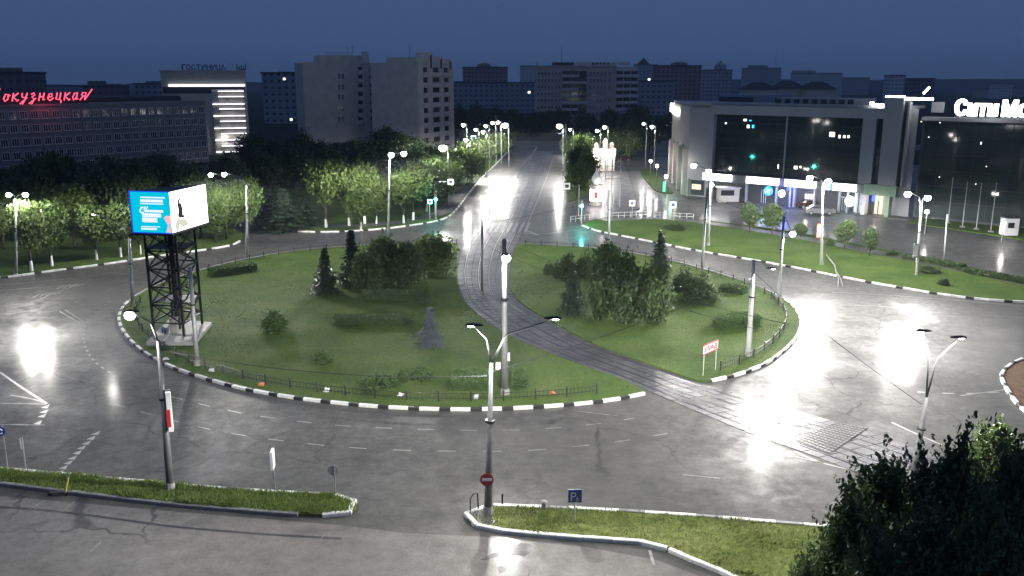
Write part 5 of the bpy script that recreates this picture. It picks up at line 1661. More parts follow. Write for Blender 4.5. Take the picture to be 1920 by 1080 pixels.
def tree_px(kind, bx, by, ytop, wpx, label, **kw):
    b = G(bx, by)
    return tree(kind, b, hz(b, ytop), wpx * mpp(b), label, **kw)
def tree_d(kind, px, D, ytop, wpx, label, **kw):
    b = P(px, D)
    return tree(kind, b, hz(b, ytop), wpx * mpp(b), label, **kw)
def spruce_px(bx, by, ytop, wpx, label, blue=False, D=None):
    _tc[0] += 1
    b = P(bx, D) if D else G(bx, by)
    H = hz(b, ytop)
    t = thing('spruce_tree', label, 'tree', (b.x, b.y, 0.12))
    place('trunk', TRK[0], (b.x, b.y, 0.12), 0, t, (H * .5, H * .5, H * 0.9))
    w = wpx * mpp(b) / 2 / 0.96
    place('foliage', SPB if blue else SPR[_tc[0] % 2], (b.x, b.y, 0.10), _tc[0] * 1.1, t, (w, w, H))
    return t
def bush_px(bx, by, hpx, wpx, label, kind='bush', asp=1.0):
    _tc[0] += 1
    b = G(bx, by)
    m = mpp(b)
    o = thing('shrub', label, 'shrub', (b.x, b.y, 0.12))
    place('foliage', CR[kind][_tc[0] % 2], (b.x, b.y, 0.1), _tc[0], o, (wpx * m / 2, wpx * m / 2 * asp, hpx * m / 1.75))
    st = MB()
    for k in range(4):
        a = k * 1.57
        st.tube([(b.x, b.y, 0.1), (b.x + .25 * math.cos(a), b.y + .25 * math.sin(a), 0.1 + hpx * m * 0.45)], [0.03, 0.015], 5)
    obj('stems', st, 'bark', o)
    return o
HEDGE = {}
def hedge_px(x0, x1, by, hpx, dep, label, kind='leaf_dark', by1=None):
    a, c = G(x0, by), G(x1, by1 or by)
    pl = Plane(a, c)
    h = hpx * mpp(a)
    rs = np.random.RandomState(int(x0 + by))
    n = int(min(7000, 650 * pl.L * (h + dep) * 0.6 + 500))
    U = rs.uniform(0, pl.L, n); D = -rs.uniform(0, dep, n); Z = rs.uniform(0.02, h, n)
    face = rs.randint(0, 4, n)
    Z = np.where(face == 0, h + rs.normal(0, .03, n), Z); D = np.where(face == 1, rs.normal(0, .04, n), D); D = np.where(face == 2, -dep + rs.normal(0, .04, n), D)
    C = np.array([list(pl.pt(u, z, d)) for u, z, d in zip(U, Z + 0.12, D)])
    A, Bq = rnd_axes(rs, n, 0.075)
    t = thing('hedge', label, 'hedge', (a.x, a.y, 0.12))
    me = quads_mesh('foliage', C - np.array([a.x, a.y, 0.12]), A, Bq, kind)
    o = bpy.data.objects.new('foliage', me); col.objects.link(o); o.parent = t
    b = MB(); pl.box(b, 0.1, pl.L - 0.1, 0.1, 0.08 + h * 0.9, -dep + 0.1, -0.1)
    obj('inner_growth', b, kind, t)
    return t
# street trees with whitewashed trunks on the left
for bx, by, yt, w, ww, lab in ((60, 511, 372, 62, True, 'lit leafy tree beside the left edge lamp post'), (98, 501, 374, 72, True, 'brightest leafy tree right of the left edge lamp post'),
        (182, 489, 385, 70, True, 'third leafy tree with whitewashed trunk from the left edge'), (227, 484, 380, 66, True, 'leafy tree with whitewashed trunk just left of the billboard'),
        (264, 479, 392, 60, True, 'leafy tree with whitewashed trunk half behind the billboard')):
    tree_px('lime', bx, by, yt, w, lab, ww=ww, group='street trees with whitewashed trunks', clear=0.3, name='street_tree')
for bx, by, yt, w, lab in ((8, 470, 340, 70, 'dim leafy tree at the far left edge behind the lamp'), (140, 462, 345, 80, 'dim leafy tree between the second and third street trees'),
        (425, 450, 344, 62, 'lit leafy tree immediately right of the billboard'), (465, 446, 330, 58, 'tall lit leafy tree behind the lamp right of the billboard'), (405, 458, 372, 45, 'low lit leafy tree under the right end of the billboard')):
    tree_px('lime', bx, by, yt, w, lab, clear=0.25, name='street_tree', group='lit trees at the left')
for k, (bx, by, yt, w, lab) in enumerate(((677, 434, 352, 58, 'lit tree with whitewashed trunk at the kerb below the two bright heads'), (655, 425, 306, 66, 'lit tree left of the two bright lamp heads'), (684, 421, 302, 70, 'pale lit tree under the two bright lamp heads'),
        (706, 421, 345, 62, 'lower lit tree in front of the pale lit tree'), (757, 420, 318, 70, 'lit tree right of the two headed lamp post'), (775, 414, 306, 72, 'broad lit tree in the middle of the left row'), (800, 398, 310, 66, 'lit tree at the right end of the left row'), (612, 428, 296, 70, 'half lit tree right of the low spruces'))):
    tree_px('lime', bx, by, yt, w, lab, ww=True, clear=0.36, name='street_tree', group='lit trees of the left row')
for k, (bx, by, yt, w, lab) in enumerate(((838, 372, 288, 66, 'dark roundish avenue tree nearest to the roundabout'), (862, 352, 272, 70, 'largest dark avenue tree by the bright road patch'), (885, 342, 280, 56, 'dark avenue tree leaning to the road edge'), (908, 312, 262, 46, 'small dark avenue tree beyond the largest one'), (930, 300, 246, 46, 'pale topped avenue tree near the avenue end'), (905, 300, 250, 50, 'avenue tree under the cyan sign'), (945, 286, 238, 40, 'lit tree at the left end of the avenue'), (820, 385, 300, 60, 'avenue tree between the left row and the dark ones'), (880, 315, 262, 52, 'leafy avenue tree behind the leaning one'))):
    tree_px('mid', bx, by, yt, w, lab, clear=0.12, name='avenue_tree', group='avenue trees')
spruce_px(532, 432, 352, 88, 'wide dark spruce on the left lawn corner')
spruce_px(505, 428, 362, 60, 'smaller dark spruce beside the wide one on the left lawn corner')
spruce_px(565, 425, 338, 62, 'slim dark spruce behind the wide one on the left lawn corner')
# unlit wood in front of the hotel and the blocks
rs = random.Random(3)
for k in range(34):
    px = -30 + 480 * (k + rs.uniform(-.4, .4)) / 33
    D = rs.uniform(112, 165)
    tree_d('dark', px, D, rs.uniform(288, 335) - (18 if 60 < px < 330 else 0), rs.uniform(58, 84), 'dark leafy tree in the unlit wood in front of the hotel', group='unlit wood before the hotel', clear=0.14)
for k in range(26):
    px = 480 + 340 * (k + rs.uniform(-.4, .4)) / 25
    D = rs.uniform(150, 235)
    yt = rs.uniform(236, 272) if D > 185 else rs.uniform(258, 300)
    tree_d('dark', px, D, yt, rs.uniform(52, 80), 'dark leafy tree in the unlit wood below the paired blocks', group='unlit wood below the blocks', clear=0.14)
for k in range(22):
    px = 850 + 420 * (k + rs.uniform(-.4, .4)) / 21
    D = rs.uniform(300, 372)
    tree_d('dark', px, D, rs.uniform(192, 222) + (10 if 1040 < px < 1190 else 0), rs.uniform(34, 52), 'dark leafy tree in the wood closing the avenue', group='wood closing the avenue', clear=0.12)
for bx, by, yt, w, kd, lab in ((1090, 330, 246, 44, 'lime', 'bright yellow green tree right of the avenue end'), (1078, 345, 272, 38, 'dark', 'dark small tree on the right avenue kerb'), (1100, 350, 285, 40, 'mid', 'dusty green tree left of the floodlit pavilion'),
        (1165, 285, 240, 44, 'mid', 'brownish tree behind the floodlit pavilion'), (1190, 290, 228, 46, 'mid', 'tree right of the floodlit pavilion'), (1205, 276, 225, 40, 'dark', 'dark tree with a lamp in it left of the mall'), (1063, 300, 250, 26, 'dark', 'narrow dark tree beside the white globe post'), (1082, 372, 305, 46, 'mid', 'leafy tree on the bed at the right avenue corner'), (1096, 318, 250, 50, 'lime', 'second bright tree behind the white globe post'),
        (1146, 300, 235, 48, 'mid', 'tall tree directly behind the floodlit pavilion'), (1178, 300, 245, 44, 'lime', 'lit tree beside the far end of the service road'), (1218, 286, 232, 44, 'mid', 'tree at the mall side wall')):
    tree_px(kd, bx, by, yt, w, lab, clear=0.15, name='avenue_tree')
# verge by the mall
for bx, by, yt, w, lab in ((1405, 438, 378, 34, 'small dark tree on the verge right of the first two poles'), (1447, 440, 382, 46, 'wider small dark tree on the verge before the round blue sign'), (1583, 468, 410, 38, 'small dark tree on the verge right of the lantern pole'), (1630, 482, 425, 30, 'thin dark young tree on the verge'), (1500, 447, 418, 26, 'thin bare looking young tree on the verge')):
    tree_px('column', bx, by, yt, w, lab, clear=0.2, name='young_tree', group='young trees on the mall verge')
for bx, by, h, w, lab in ((1268, 432, 12, 44, 'dark shrub on the verge near the far pole'), (1672, 480, 12, 22, 'pale green shrub beyond the young trees on the verge'), (1740, 512, 14, 44, 'dark spreading shrub beside the mall wing lamp post'), (1768, 536, 14, 22, 'cube shaped dark shrub on the right verge'), (1555, 462, 14, 20, 'yellow green shrub at the lantern pole'), (1908, 528, 12, 22, 'small shrub at the right edge of the verge')):
    bush_px(bx, by, h, w, lab, 'darkbush' if 'dark' in lab else 'bush')
hedge_px(1690, 1800, 487, 8, 1.2, 'low hedge along the right footpath, nearer part', by1=508)
hedge_px(1800, 1920, 512, 8, 1.2, 'low hedge along the right footpath at the right edge', by1=536)
# island
spruce_px(612, 553, 463, 56, 'dark pointed spruce left of the big island shrubs')
spruce_px(662, 540, 428, 58, 'taller dark spruce second from the left on the island')
spruce_px(808, 652, 574, 52, 'blue grey spruce in the middle of the left island lawn', True)
spruce_px(1237, 512, 430, 46, 'pointed dark spruce behind the right island shrubs')
spruce_px(1072, 592, 490, 54, 'dark spruce at the left end of the right island shrubs')
tree_px('dark', 718, 532, 438, 70, 'dark broad shrub tree between spruce and round tree', clear=-0.10, name='shrub_tree')
tree_px('dark', 765, 535, 450, 70, 'dark middle shrub tree of the left island group', clear=-0.10, name='shrub_tree')
tree_px('mid', 812, 520, 430, 78, 'rounded green tree at the right end of the left island group', clear=-0.10, name='shrub_tree')
tree_px('dark', 690, 548, 468, 60, 'low dark shrub tree in front of the second spruce', clear=-0.10, name='shrub_tree')
tree_px('column', 1130, 600, 462, 62, 'tall dark columnar shrub, left one of the right island group', clear=-0.10, name='shrub_tree')
tree_px('column', 1175, 606, 470, 66, 'tall dark columnar shrub, middle one of the right island group', clear=-0.10, name='shrub_tree')
tree_px('column', 1225, 608, 490, 68, 'tall dark columnar shrub, right one of the right island group', clear=-0.10, name='shrub_tree')
tree_px('dark', 1140, 540, 448, 60, 'dark shrub tree behind the columnar group', clear=-0.10, name='shrub_tree')
bush_px(1030, 516, 24, 24, 'clipped small dark shrub at the left of the right island half', 'darkbush')
bush_px(1062, 524, 50, 50, 'dark round shrub left of the columnar group', 'darkbush')
bush_px(1098, 522, 48, 48, 'dark round shrub touching the columnar group', 'darkbush')
bush_px(1310, 566, 48, 74, 'wide round shrub right of the columnar group', 'darkbush')
bush_px(1280, 548, 44, 50, 'round shrub behind the wide round shrub', 'darkbush')
bush_px(515, 625, 42, 58, 'green shrub alone on the left island lawn', 'bush')
bush_px(605, 682, 28, 44, 'low green shrub on the front left island lawn', 'bush')
bush_px(800, 572, 34, 30, 'small dark shrub at the end of the upper island hedge', 'darkbush')
bush_px(712, 728, 30, 72, 'spreading green shrub near the front fence', 'bush')
bush_px(755, 718, 20, 24, 'small pale shrub next to the spreading one', 'bush')
bush_px(790, 712, 26, 46, 'yellowish shrub right of the spreading one', 'bush')
bush_px(650, 612, 16, 50, 'low dark shrub at the left of the lower island hedge', 'darkbush')
bush_px(1350, 618, 30, 34, 'green shrub at the left of the right island hedge', 'bush')
hedge_px(678, 800, 566, 15, 1.4, 'upper clipped hedge in the middle of the left island half')
hedge_px(624, 775, 612, 14, 1.2, 'lower clipped hedge in the middle of the left island half')
hedge_px(843, 912, 736, 22, 2.2, 'bright box hedge left of the white front pole', 'leaf_bush')
hedge_px(960, 990, 734, 22, 2.2, 'short box hedge right of the white front pole', 'leaf_bush')
hedge_px(400, 484, 522, 14, 1.6, 'clipped hedge by the far left rim of the island', 'leaf_bush', 510)
hedge_px(1348, 1392, 549, 12, 1.2, 'small clipped hedge near the right pole foot', by1=556)
hedge_px(1358, 1428, 622, 20, 2.0, 'clipped hedge beside the white right island pole', 'leaf_bush', 616)
# near trees in the lower right corner, rooted by the camera's building
def near_tree(px, ytop, D, wpx, kind, label, clear=0.12):
    b = P(px, D)
    tq = V(px, ytop, D)
    b = Vector((tq.x, D, 0))
    dep = (D * CT - (3 - HC) * ST) / F
    tree(kind, b, tq.z, wpx * dep, label, clear=clear, name='near_tree', group='near trees at the lower right')
near_tree(1668, 846, 29.0, 230, 'big', 'dark near tree left of the lower right lamp post')
near_tree(1795, 815, 27.5, 230, 'big', 'dark near tree in the middle of the lower right corner')
near_tree(1872, 792, 37.5, 170, 'biglit', 'yellow green near tree behind the dark ones')
near_tree(1925, 830, 26.0, 260, 'big', 'dark near tree cut by the right edge')
near_tree(1597, 918, 26.0, 190, 'big', 'lowest dark near tree at the left of the corner group')
near_tree(1510, 1048, 25.0, 110, 'big', 'top of a small dark tree at the bottom edge')
near_tree(1738, 945, 25.0, 260, 'big', 'front dark near tree of the lower right group')
near_tree(1858, 930, 24.5, 260, 'big', 'front dark near tree close to the right edge')
near_tree(1655, 985, 23.5, 240, 'big', 'lowest front dark near tree by the bottom edge')

# ================================================================== SIGNS, SIGNALS, SMALL THINGS
def face_disc(c, r, n=20, dy=0.03, squash=1.0):
    pts = [(c.x + r * math.cos(a), c.y - dy, c.z + r * math.sin(a) * squash) for a in [2 * math.pi * k / n for k in range(n)]]
    pts2 = [(x, y + dy * 2 / 3, z) for x, y, z in pts]
    return MB().add(pts + pts2, [tuple(range(n)), tuple(range(2 * n - 1, n - 1, -1))] + [(i, n + i, n + (i + 1) % n, (i + 1) % n) for i in range(n)])
def sign_post(bx, by, ty, label, z0=0.1, r=0.035, mat='pole'):
    b = G(bx, by)
    H = hz(b, ty)
    t = thing('road_sign', label, 'sign', (b.x, b.y, z0))
    obj('post', MB().tube([(b.x, b.y, z0 - 0.05), (b.x, b.y, H)], r, 8), mat, t)
    return t, b, H
t, b, H = sign_post(15, 880, 796, 'round blue roundabout sign at the left edge')
z = hz(b, 808)
obj('disc', face_disc(Vector((b.x - .1, b.y, z)), 0.27, dy=0.06), 'blue_sign', t)
for k in range(3):
    a0 = k * 2.094 + 0.3
    pts = [(b.x - .1 + .14 * math.cos(a0 + q), b.y - 0.075, z + .14 * math.sin(a0 + q)) for q in (0, .5, 1.0, 1.4)]
    obj('arrow', MB().tube(pts, [0.03, 0.03, 0.04, 0.008], 5), 'white_sign', t)
t, b, H = sign_post(49, 882, 822, 'thin post with a small plate at the left verge')
obj('plate', MB().box((b.x - .08, b.y, hz(b, 832)), (0.08, 0.30, 0.55)), 'grey_back', t)
t, b, H = sign_post(516, 925, 846, 'pale road sign seen edge on, on the lower left verge')
obj('plate', MB().box((b.x - .02, b.y, hz(b, 861)), (0.13, 0.6, 0.95), R(6)), 'white_sign', t)
t, b, H = sign_post(629, 932, 872, 'road sign seen from behind at the end of the left verge')
obj('plate', face_disc(Vector((b.x - .05, b.y + .02, hz(b, 882))), 0.26), 'grey_back', t)
# no entry sign on the forked post
b = G(915, 967)
c = V(913, 899, b.y - 0.25)
t = thing('no_entry_sign', 'round red no entry sign fixed to the forked near post', 'sign', (c.x, c.y, c.z - 0.35))
obj('disc', face_disc(c, 0.32, 24), 'red_sign', t)
obj('bar', MB().box((c.x, c.y - 0.04, c.z), (0.46, 0.02, 0.12)), 'white_sign', t)
obj('bracket', MB().box((c.x, c.y + 0.05, c.z), (0.3, 0.1, 0.06)), 'grey_back', t)
# parking sign
t, b, H = sign_post(1077, 981, 940, 'blue square parking sign on the right verge', r=0.045, mat='pole_white')
zc = hz(b, 929)
obj('plate', MB().box((b.x, b.y - .05, zc), (0.66, 0.03, 0.66)), 'white_sign', t)
obj('face', MB().box((b.x, b.y - .07, zc), (0.60, 0.03, 0.60)), 'blue_sign', t)
plp = Plane((b.x - 1, b.y), (b.x + 1, b.y))
put_text(t, 'P', plp, 0.80, zc - 0.22, 0.092, 0.44, 'white_sign', None, 0.012)
obj('wheelchair_symbol', MB().tube([(b.x + .12 + .07 * math.cos(a), b.y - .092, zc - .17 + .07 * math.sin(a)) for a in [k * .8 for k in range(8)]], 0.014, 5).tube([(b.x + .12, b.y - .092, zc - .1), (b.x + .11, b.y - .092, zc - .02)], 0.018, 5), 'white_sign', t)
# red and white board on two legs at the island tip
gA, gB = G(1318, 708), G(1341, 697)
t = thing('warning_board', 'red and white lettered board on two thin legs at the right island tip', 'sign', (gA.x, gA.y, 0.12))
pb2 = Plane(gA, gB)
zb0, zb1 = hz(gA, 664), hz(gA, 648)
for q in (gA, gB): obj('leg', MB().tube([(q.x, q.y, 0.1), (q.x, q.y, zb0 + .1)], 0.03, 6), 'pole_white', t)
b_ = MB(); pb2.box(b_, -0.1, pb2.L + 0.15, zb0, zb1, -0.03, 0.03); obj('board', b_, 'white_sign', t)
b_ = MB(); pb2.box(b_, -0.12, pb2.L + 0.17, zb0 - .05, zb0 + .02, -0.035, 0.04); pb2.box(b_, -0.12, pb2.L + 0.17, zb1 - .02, zb1 + .05, -0.035, 0.04); obj('border', b_, 'red_sign', t)
put_text(t, 'ГРАД', pb2, 0.0, zb0 + .14, 0.035, (zb1 - zb0) * 0.55, 'red_sign', pb2.L / 4, 0.02)
# banner on the leaning post and the small plate at its top
b = G(320, 922)
c = V(318, 770, b.y - .15)
t = thing('banner', 'narrow white and red banner hanging on the leaning post', 'banner', (c.x, c.y, c.z - 1.0))
obj('cloth', MB().box((c.x, c.y, c.z), (0.22, 0.5, 2.0), R(20)), 'white_sign', t)
obj('stripe', MB().box((c.x + .03, c.y - .27, c.z - .3), (0.18, 0.02, 0.9), R(20)), 'red_sign', t)
obj('bracket', MB().bar((c.x - .2, c.y, c.z + 1.02), (c.x + .15, c.y, c.z + 1.02), 0.05), 'dark_metal', t)
c = V(307, 620, b.y - .1)
t = thing('name_plate', 'small white lettered plate near the top of the leaning post', 'sign', (c.x, c.y, c.z - .25))
obj('plate', MB().box((c.x, c.y, c.z), (0.42, 0.03, 0.34), 0, Matrix.Rotation(R(28), 3, 'Y')), 'white_sign', t)
obj('lettering', MB().box((c.x - .06, c.y - .02, c.z + .02), (0.05, 0.02, 0.2), 0).box((c.x + .07, c.y - .02, c.z - .03), (0.05, 0.02, 0.2), 0), 'iron', t)
# small crossing signs across the roundabout
for bx, by, ty, sx, sy, w, lab, dk in ((816, 412, 345, 845, 341, 11, 'white square sign on a long arm at the left avenue corner', True), (1085, 404, 346, 1063, 349, 12, 'white square sign on an arm at the right avenue corner', True),
        (1185, 408, 378, 1185, 381, 11, 'small white square sign between avenue and service road', False), (1262, 415, 378, 1262, 384, 12, 'white square sign on a stout post by the mall road', False), (806, 414, 374, 806, 378, 9, 'small dark faced sign at the left avenue corner', False)):
    t, b, H = sign_post(bx, by, ty, lab, r=0.06)
    c = V(sx, sy, b.y - 0.05); m = mpp(c)
    if abs(sx - bx) > 6: obj('arm', MB().bar((b.x, b.y, c.z), (c.x, c.y, c.z), 0.06), 'pole', t)
    obj('plate', MB().box((c.x, c.y - .04, c.z), (w * m, 0.04, w * m)), 'white_sign', t)
    obj('symbol', MB().box((c.x, c.y - .07, c.z), (w * m * .55, 0.02, w * m * .5)), 'blue_sign' if not dk else 'dark_metal', t)
for bx, by, ty, lab, w in ((1090, 424, 386, 'traffic signal showing blue green at the right avenue corner', 700), (818, 414, 374, 'traffic signal showing blue green at the left avenue corner', 400)):
    b = G(bx, by); H = hz(b, ty)
    t = thing('traffic_signal', lab, 'traffic light', (b.x, b.y, 0.1), 'traffic signals')
    obj('post', MB().tube([(b.x, b.y, 0.05), (b.x, b.y, H + .9)], 0.06, 8), 'pole', t)
    obj('housing', MB().box((b.x, b.y - .12, H + .35), (0.34, 0.22, 1.05)), 'dark_metal', t)
    for k, mt in enumerate(('signal_green', 'signal_red', 'signal_red')):
        obj('lens', face_disc(Vector((b.x, b.y - .24, H + .03 + k * .33)), 0.14 if k else 0.2, 14), mt, t)
    light_at(t, (b.x, b.y - .6, H), w, 0.15, (0.1, 1.0, 0.85))
# cyan lit panel by the avenue
c = G(888, 275, 3.0); c = V(888, 262, c.y)
t = thing('illuminated_sign', 'cyan lit panel on posts beside the far avenue', 'sign', (c.x, c.y, 0.1))
obj('panel', MB().box((c.x, c.y, c.z), (1.3, 0.25, 2.0)), 'sign_ice', t)
obj('face', MB().box((c.x, c.y - .14, c.z), (1.1, 0.03, 1.8)), 'screen_cyan', t)
for s_ in (-.5, .5): obj('post', MB().tube([(c.x + s_, c.y + .1, 0.1), (c.x + s_, c.y + .1, c.z - .9)], 0.07, 6), 'dark_metal', t)
# advertising column with onion top
b = G(1117, 386)
H = hz(b, 314)
t = thing('advertising_column', 'lit advertising column with an onion shaped white top', 'column', (b.x, b.y, 0.12))
obj('drum', MB().lathe((b.x, b.y, 0.1), [(1.05, 0), (1.05, .3), (.95, .35), (.95, H * .46), (1.08, H * .48), (1.08, H * .52), (.9, H * .54)], 16), 'mall_warm', t)
obj('poster', MB().lathe((b.x, b.y, 0.9), [(.975, 0), (.975, H * .30)], 16), 'sign_pink', t)
obj('poster_print', MB().box((b.x - .1, b.y - .99, H * .3), (0.5, 0.06, H * .18)).box((b.x + .3, b.y - .96, H * .25), (0.16, 0.06, H * .14)), 'red_sign', t)
obj('onion_top', MB().lathe((b.x, b.y, H * .56), [(.5, 0), (.55, H * .05), (.78, H * .12), (.75, H * .18), (.45, H * .25), (.18, H * .32), (.08, H * .40), (.02, H * .44)], 16), 'kerb_white', t, True)
light_at(t, (b.x + .9, b.y - 1.6, H * .5), 350, .2)
# floodlit pavilion further back
b = G(1131, 322)
H = hz(b, 258)
t = thing('pavilion', 'brightly floodlit pinkish pavilion with small roof turrets right of the avenue', 'pavilion', (b.x, b.y, 0.12))
for k in range(5):
    x = b.x - 2.2 + k * 1.1
    obj('column', MB().tube([(x, b.y - 1.2, 0.1), (x, b.y - 1.2, H * .62)], 0.16, 8), 'kerb_white', t)
obj('back_wall', MB().box((b.x, b.y + .8, H * .31 + .1), (4.6, 0.3, H * .62)), 'panel_pink', t)
obj('floor', MB().box((b.x, b.y, 0.2), (5.2, 3.4, 0.3)), 'concrete', t)
obj('light_band', MB().box((b.x, b.y - 1.45, H * .55), (4.9, 0.25, H * .13)), 'sign_white', t)
obj('roof', MB().box((b.x, b.y - .2, H * .66), (5.2, 3.4, .35)), 'panel_pink', t)
for dx, hh in ((-1.6, .86), (0.3, 1.0), (1.7, .88)):
    obj('turret', MB().lathe((b.x + dx, b.y - .2, H * .68), [(.5, 0), (.5, H * (hh - .68) * .5), (.62, H * (hh - .68) * .6), (.3, H * (hh - .68) * .85), (.03, H * (hh - .68))], 10), 'panel_pink', t)
for dx in (-1.8, 0, 1.8): light_at(t, (b.x + dx, b.y - 2.6, H * .55), 450, .3, (1, .92, .9))
# frame of thin poles in front of it
b = G(1146, 390); m = mpp(b)
t = thing('pole_frame', 'open frame of three thin tall poles with a crossbar before the pavilion', 'frame', (b.x - 1, b.y, 0.12))
for dx, yt in ((-1.1, 300), (0.0, 298), (1.35, 296)):
    obj('post', MB().tube([(b.x + dx, b.y, 0.1), (b.x + dx, b.y, hz(b, yt))], 0.07, 6), 'pole_white', t)
for yy in (330, 335, 312): obj('crossbar', MB().bar((b.x - 1.1, b.y, hz(b, yy)), (b.x + 1.35, b.y, hz(b, yy)), 0.09), 'pole_white', t)
# kiosk with light roof edge in the mall forecourt
b = G(1364, 378)
t = thing('kiosk', 'grey forecourt kiosk with a pale roof edge below the first mall sign', 'kiosk', b)
obj('body', MB().box((b.x, b.y, 1.15), (3.4, 2.0, 2.3)), 'panel_grey', t)
obj('roof', MB().box((b.x, b.y, 2.42), (3.9, 2.5, .2)), 'frame_white', t)
obj('counter', MB().box((b.x, b.y - 1.05, .95), (3.2, .15, .1)), 'frame_white', t)
obj('window', MB().box((b.x - .3, b.y - 1.02, 1.6), (2.2, .06, .9)), 'glass', t)
# railings before the pavilion block
def railing(x0, y0, x1, y1, label, n=6, h=0.95):
    a, c = G(x0, y0), G(x1, y1)
    t = thing('railing', label, 'railing', (a.x, a.y, 0.12))
    for k in range(n + 1):
        p = a.lerp(c, k / n); obj('post', MB().tube([(p.x, p.y, .1), (p.x, p.y, h)], .04, 6), 'pole_white', t)
    for z in (.5, .93): obj('rail', MB().bar((a.x, a.y, z), (c.x, c.y, z), .05), 'pole_white', t)
railing(1070, 418, 1122, 412, 'pale railing at the right avenue corner')
railing(1125, 412, 1215, 408, 'pale railing from the avenue corner to the service road', 8)
railing(1225, 409, 1300, 413, 'pale railing along the service road corner', 6)
# lantern box on the verge pole and white box on the wing pole
for bx, by, sx, sy, h_, mt, lab in ((1540, 498, 1536, 433, 24, 'sign_pink', 'orange framed upright light box on the verge lamp post'), (1719, 518, 1718, 470, 24, 'sign_white', 'white upright light box on the mall wing lamp post')):
    b = G(bx, by); c = V(sx, sy, b.y - .2); m = mpp(c)
    t = thing('light_box', lab, 'sign', (c.x, c.y, c.z - h_ * m / 2))
    obj('case', MB().box((c.x, c.y + .06, c.z), (9 * m, .12, (h_ + 3) * m)), 'orange' if mt == 'sign_pink' else 'grey_back', t)
    k_ = obj('panel', MB().box((c.x, c.y - .03, c.z), (6 * m, .05, h_ * m * .9)), 'white_sign' if mt != 'sign_pink' else 'sign_pink', t)
# pale forked branch by the verge kerb
q = [G(x, y) for x, y in ((1549, 482), (1556, 492), (1565, 503), (1567, 514))]
t = thing('fallen_branch', 'pale forked branch lying over the right verge kerb', 'branch', (q[0].x, q[0].y, .12))
obj('stem', MB().tube([p + Vector((0, 0, .3)) for p in q], [.05, .09, .09, .07], 6), 'concrete', t)
for e in ((1571, 540), (1580, 538)):
    p = G(*e); obj('fork', MB().tube([q[-1] + Vector((0, 0, .3)), q[-1].lerp(p, .5) + Vector((.15, 0, .22)), p + Vector((0, 0, .06))], [.07, .06, .03], 6), 'concrete', t)
# bollards and U racks
for bx, by, ty, lab in ((942, 952, 929, 'thin metal bollard just right of the forked near post'), (1020, 957, 942, 'short stone bollard on the verge kerb left of the parking sign')):
    b = G(bx, by); H = hz(b, ty)
    t = thing('bollard', lab, 'bollard', (b.x, b.y, .13)); r = .045 if 'thin' in lab else .12
    obj('shaft', MB().lathe((b.x, b.y, .1), [(r * 1.5, 0), (r, .05), (r, H * .8), (r * 1.4, H * .85), (r * .8, H)], 10), 'dark_metal' if r < .1 else 'concrete', t)
b = G(888, 966)
t = thing('hoop_barrier', 'bent metal hoop barrier on the paved tip left of the forked post', 'barrier', (b.x, b.y, .14))
obj('hoop', MB().tube([(b.x - .15, b.y, .1), (b.x - .15, b.y, .85), (b.x, b.y + .1, 1.05), (b.x + .18, b.y + .25, 1.0), (b.x + .22, b.y + .3, .1)], .035, 6), 'dark_metal', t)
# kick scooter
b = G(112, 926)
t = thing('kick_scooter', 'black kick scooter with a yellow stem leaning at the lower left verge', 'scooter', (b.x, b.y, 0.0))
dk = Vector((1, 0.05, 0)).normalized()
b = Vector((b.x, b.y - .2, 0))
obj('deck', MB().box((b.x, b.y, .17), (.75, .18, .07), .06), 'iron', t)
obj('stem', MB().tube([b + Vector((.40, 0, .14)), b + Vector((.62, .05, .95))], .035, 8), 'scooter_yellow', t)
obj('handlebar', MB().tube([b + Vector((.62, -.24, .98)), b + Vector((.62, .32, .98))], .025, 6), 'iron', t)
for dx in (-.38, .42): 
    w_ = MB().tube([(b.x + dx, b.y - .03, .10), (b.x + dx, b.y + .03, .10)], .105, 12); obj('wheel', w_, 'tyre', t)
# litter by the fence
for k, (x, y, mt, lab) in enumerate(((613, 737, 'white_sign', 'pale paper scrap by the front fence, left one'), (750, 745, 'white_sign', 'pale paper scrap by the front fence, middle one'), (893, 749, 'white_sign', 'pale paper scrap by the front fence, near the near post'), (490, 725, 'orange', 'reddish scrap by the front left fence'), (1035, 743, 'orange', 'reddish scrap by the fence right of the white pole'), (312, 677, 'white_sign', 'pale crumpled scrap by the left fence'), (397, 699, 'white_sign', 'pale box by the left front fence'))):
    b = G(x, y); m = mpp(b)
    vs = [(b.x + dx * 7 * m * random.uniform(.4, 1.1) * (1 if z < .1 else .6), b.y + dy * random.uniform(.1, .3), .13 + z * random.uniform(.3, 1.2)) for z in (0.02, .17) for dx, dy in ((-1, -1), (1, -1), (1, 1), (-1, 1))]
    tag(obj('litter', MB().add(vs, [(3, 2, 1, 0), (4, 5, 6, 7), (0, 1, 5, 4), (1, 2, 6, 5), (2, 3, 7, 6), (3, 0, 4, 7)]), mt), lab, 'litter')
# junction boxes on the front pole
b = G(947, 742)
for px, py, w_, h_, lab in ((954, 669, .14, .5, 'narrow white box on the white front pole'), (934, 686, .3, .45, 'white floodlight on a bracket left of the white front pole')):
    c = V(px, py, b.y - .2)
    t = thing('equipment_box', lab, 'box', (c.x, c.y, c.z - .2))
    obj('case', MB().box(c, (w_, .2, h_)), 'white_sign', t)
    obj('bracket', MB().bar((c.x, c.y, c.z - h_ / 2 - .05), (b.x, b.y, c.z - h_ / 2 - .05), .05), 'dark_metal', t)

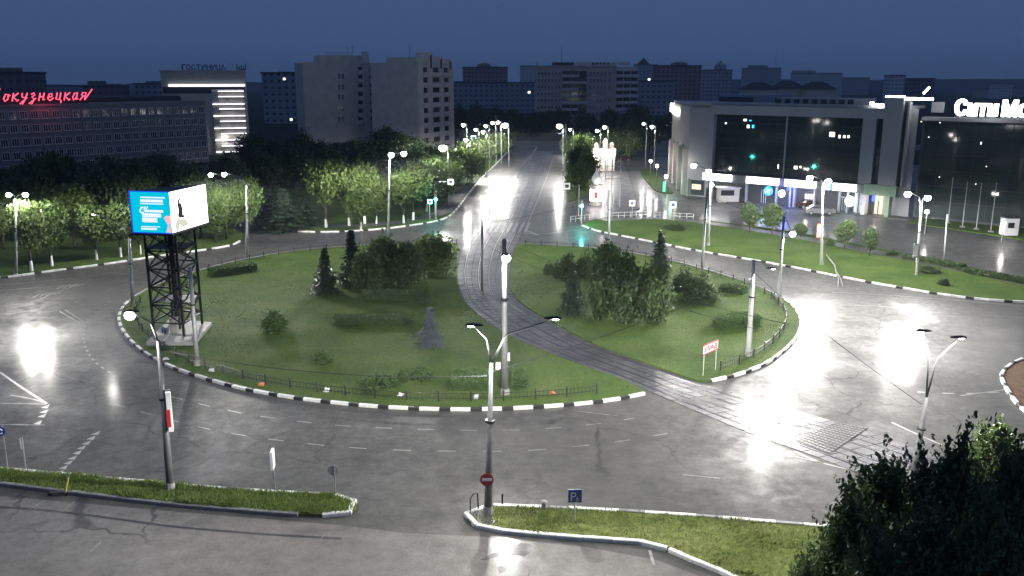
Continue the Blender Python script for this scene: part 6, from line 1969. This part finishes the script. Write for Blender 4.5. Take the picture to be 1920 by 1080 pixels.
# ================================================================== CARS
def car(bx, by, rz, body_mat, label, taxi=False):
    b = G(bx, by)
    t = thing('parked_car', label, 'car', (b.x, b.y, 0), 'cars in front of the mall')
    prof = [(-2.15, .35), (-2.2, .75), (-1.75, .92), (-0.95, .98), (-.35, 1.42), (.95, 1.45), (1.75, 1.0), (2.12, .92), (2.2, .5), (2.1, .32)]
    m = Matrix.Rotation(rz, 3, 'Z')
    def W(x, y, z): return m @ Vector((x, y, z)) + Vector((b.x, b.y, 0))
    n = len(prof)
    ws = [.86 if z < 1.05 else .66 for x, z in prof]
    vs = [W(x, -w, z) for (x, z), w in zip(prof, ws)] + [W(x, w, z) for (x, z), w in zip(prof, ws)]
    fs = [tuple(range(n)), tuple(range(2 * n - 1, n - 1, -1))] + [(i, n + i, n + (i + 1) % n, (i + 1) % n) for i in range(n)]
    obj('body', MB().add(vs, fs), body_mat, t)
    for s in (-1, 1):
        q = [(-.85, 1.02), (-.32, 1.36), (.25, 1.38), (.25, 1.02)]
        q2 = [(.32, 1.02), (.32, 1.38), (.88, 1.39), (1.5, 1.04)]
        for qq in (q, q2):
            obj('side_window', MB().add([W(x, s * (.87 - (z - 1.0) * .5), z) for x, z in qq], [(0, 1, 2, 3) if s > 0 else (3, 2, 1, 0)]), 'glass', t)
        for x in (-1.35, 1.35):
            wl_ = obj('wheel', MB().tube([W(x, s * .70, .32), W(x, s * .89, .32)], .32, 14), 'tyre', t)
            obj('rim', MB().tube([W(x, s * .885, .32), W(x, s * .90, .32)], .2, 10), 'pole', wl_)
        obj('headlight', MB().box(W(-2.12, s * .6, .72), (.16, .35, .16), rz), 'frame_white', t)
        obj('tail_light', MB().box(W(2.13, s * .62, .78), (.12, .3, .16), rz), 'red_sign', t)
    obj('windscreen', MB().add([W(-.97, -.72, 1.01), W(-.97, .72, 1.01), W(-.40, .60, 1.41), W(-.40, -.60, 1.41)], [(0, 1, 2, 3)]), 'glass', t)
car(1536, 402, R(172), 'car_silver', 'silver car parked before the lit mall doors')
car(1521, 391, R(170), 'car_dark', 'dark car partly hidden behind the silver car')
car(1166, 302, R(20), 'car_dark', 'dark red car far up the service road')

# ================================================================== HAZE: damp night air round the whole place
m = bpy.data.materials.new('damp_air'); m.use_nodes = True
nt = m.node_tree; nt.nodes.clear()
pv = nt.nodes.new('ShaderNodeVolumePrincipled')
pv.inputs['Color'].default_value = (0.78, 0.88, 1.0, 1)
pv.inputs['Density'].default_value = 0.00028
pv.inputs['Anisotropy'].default_value = 0.3
om = nt.nodes.new('ShaderNodeOutputMaterial'); nt.links.new(pv.outputs[0], om.inputs['Volume'])
M['haze'] = m
hb = obj('haze', MB().box((0, 1290, 30), (5300, 2740, 66)), 'haze')
tag(hb, 'thin damp night air over the whole square', 'haze', kind='stuff')
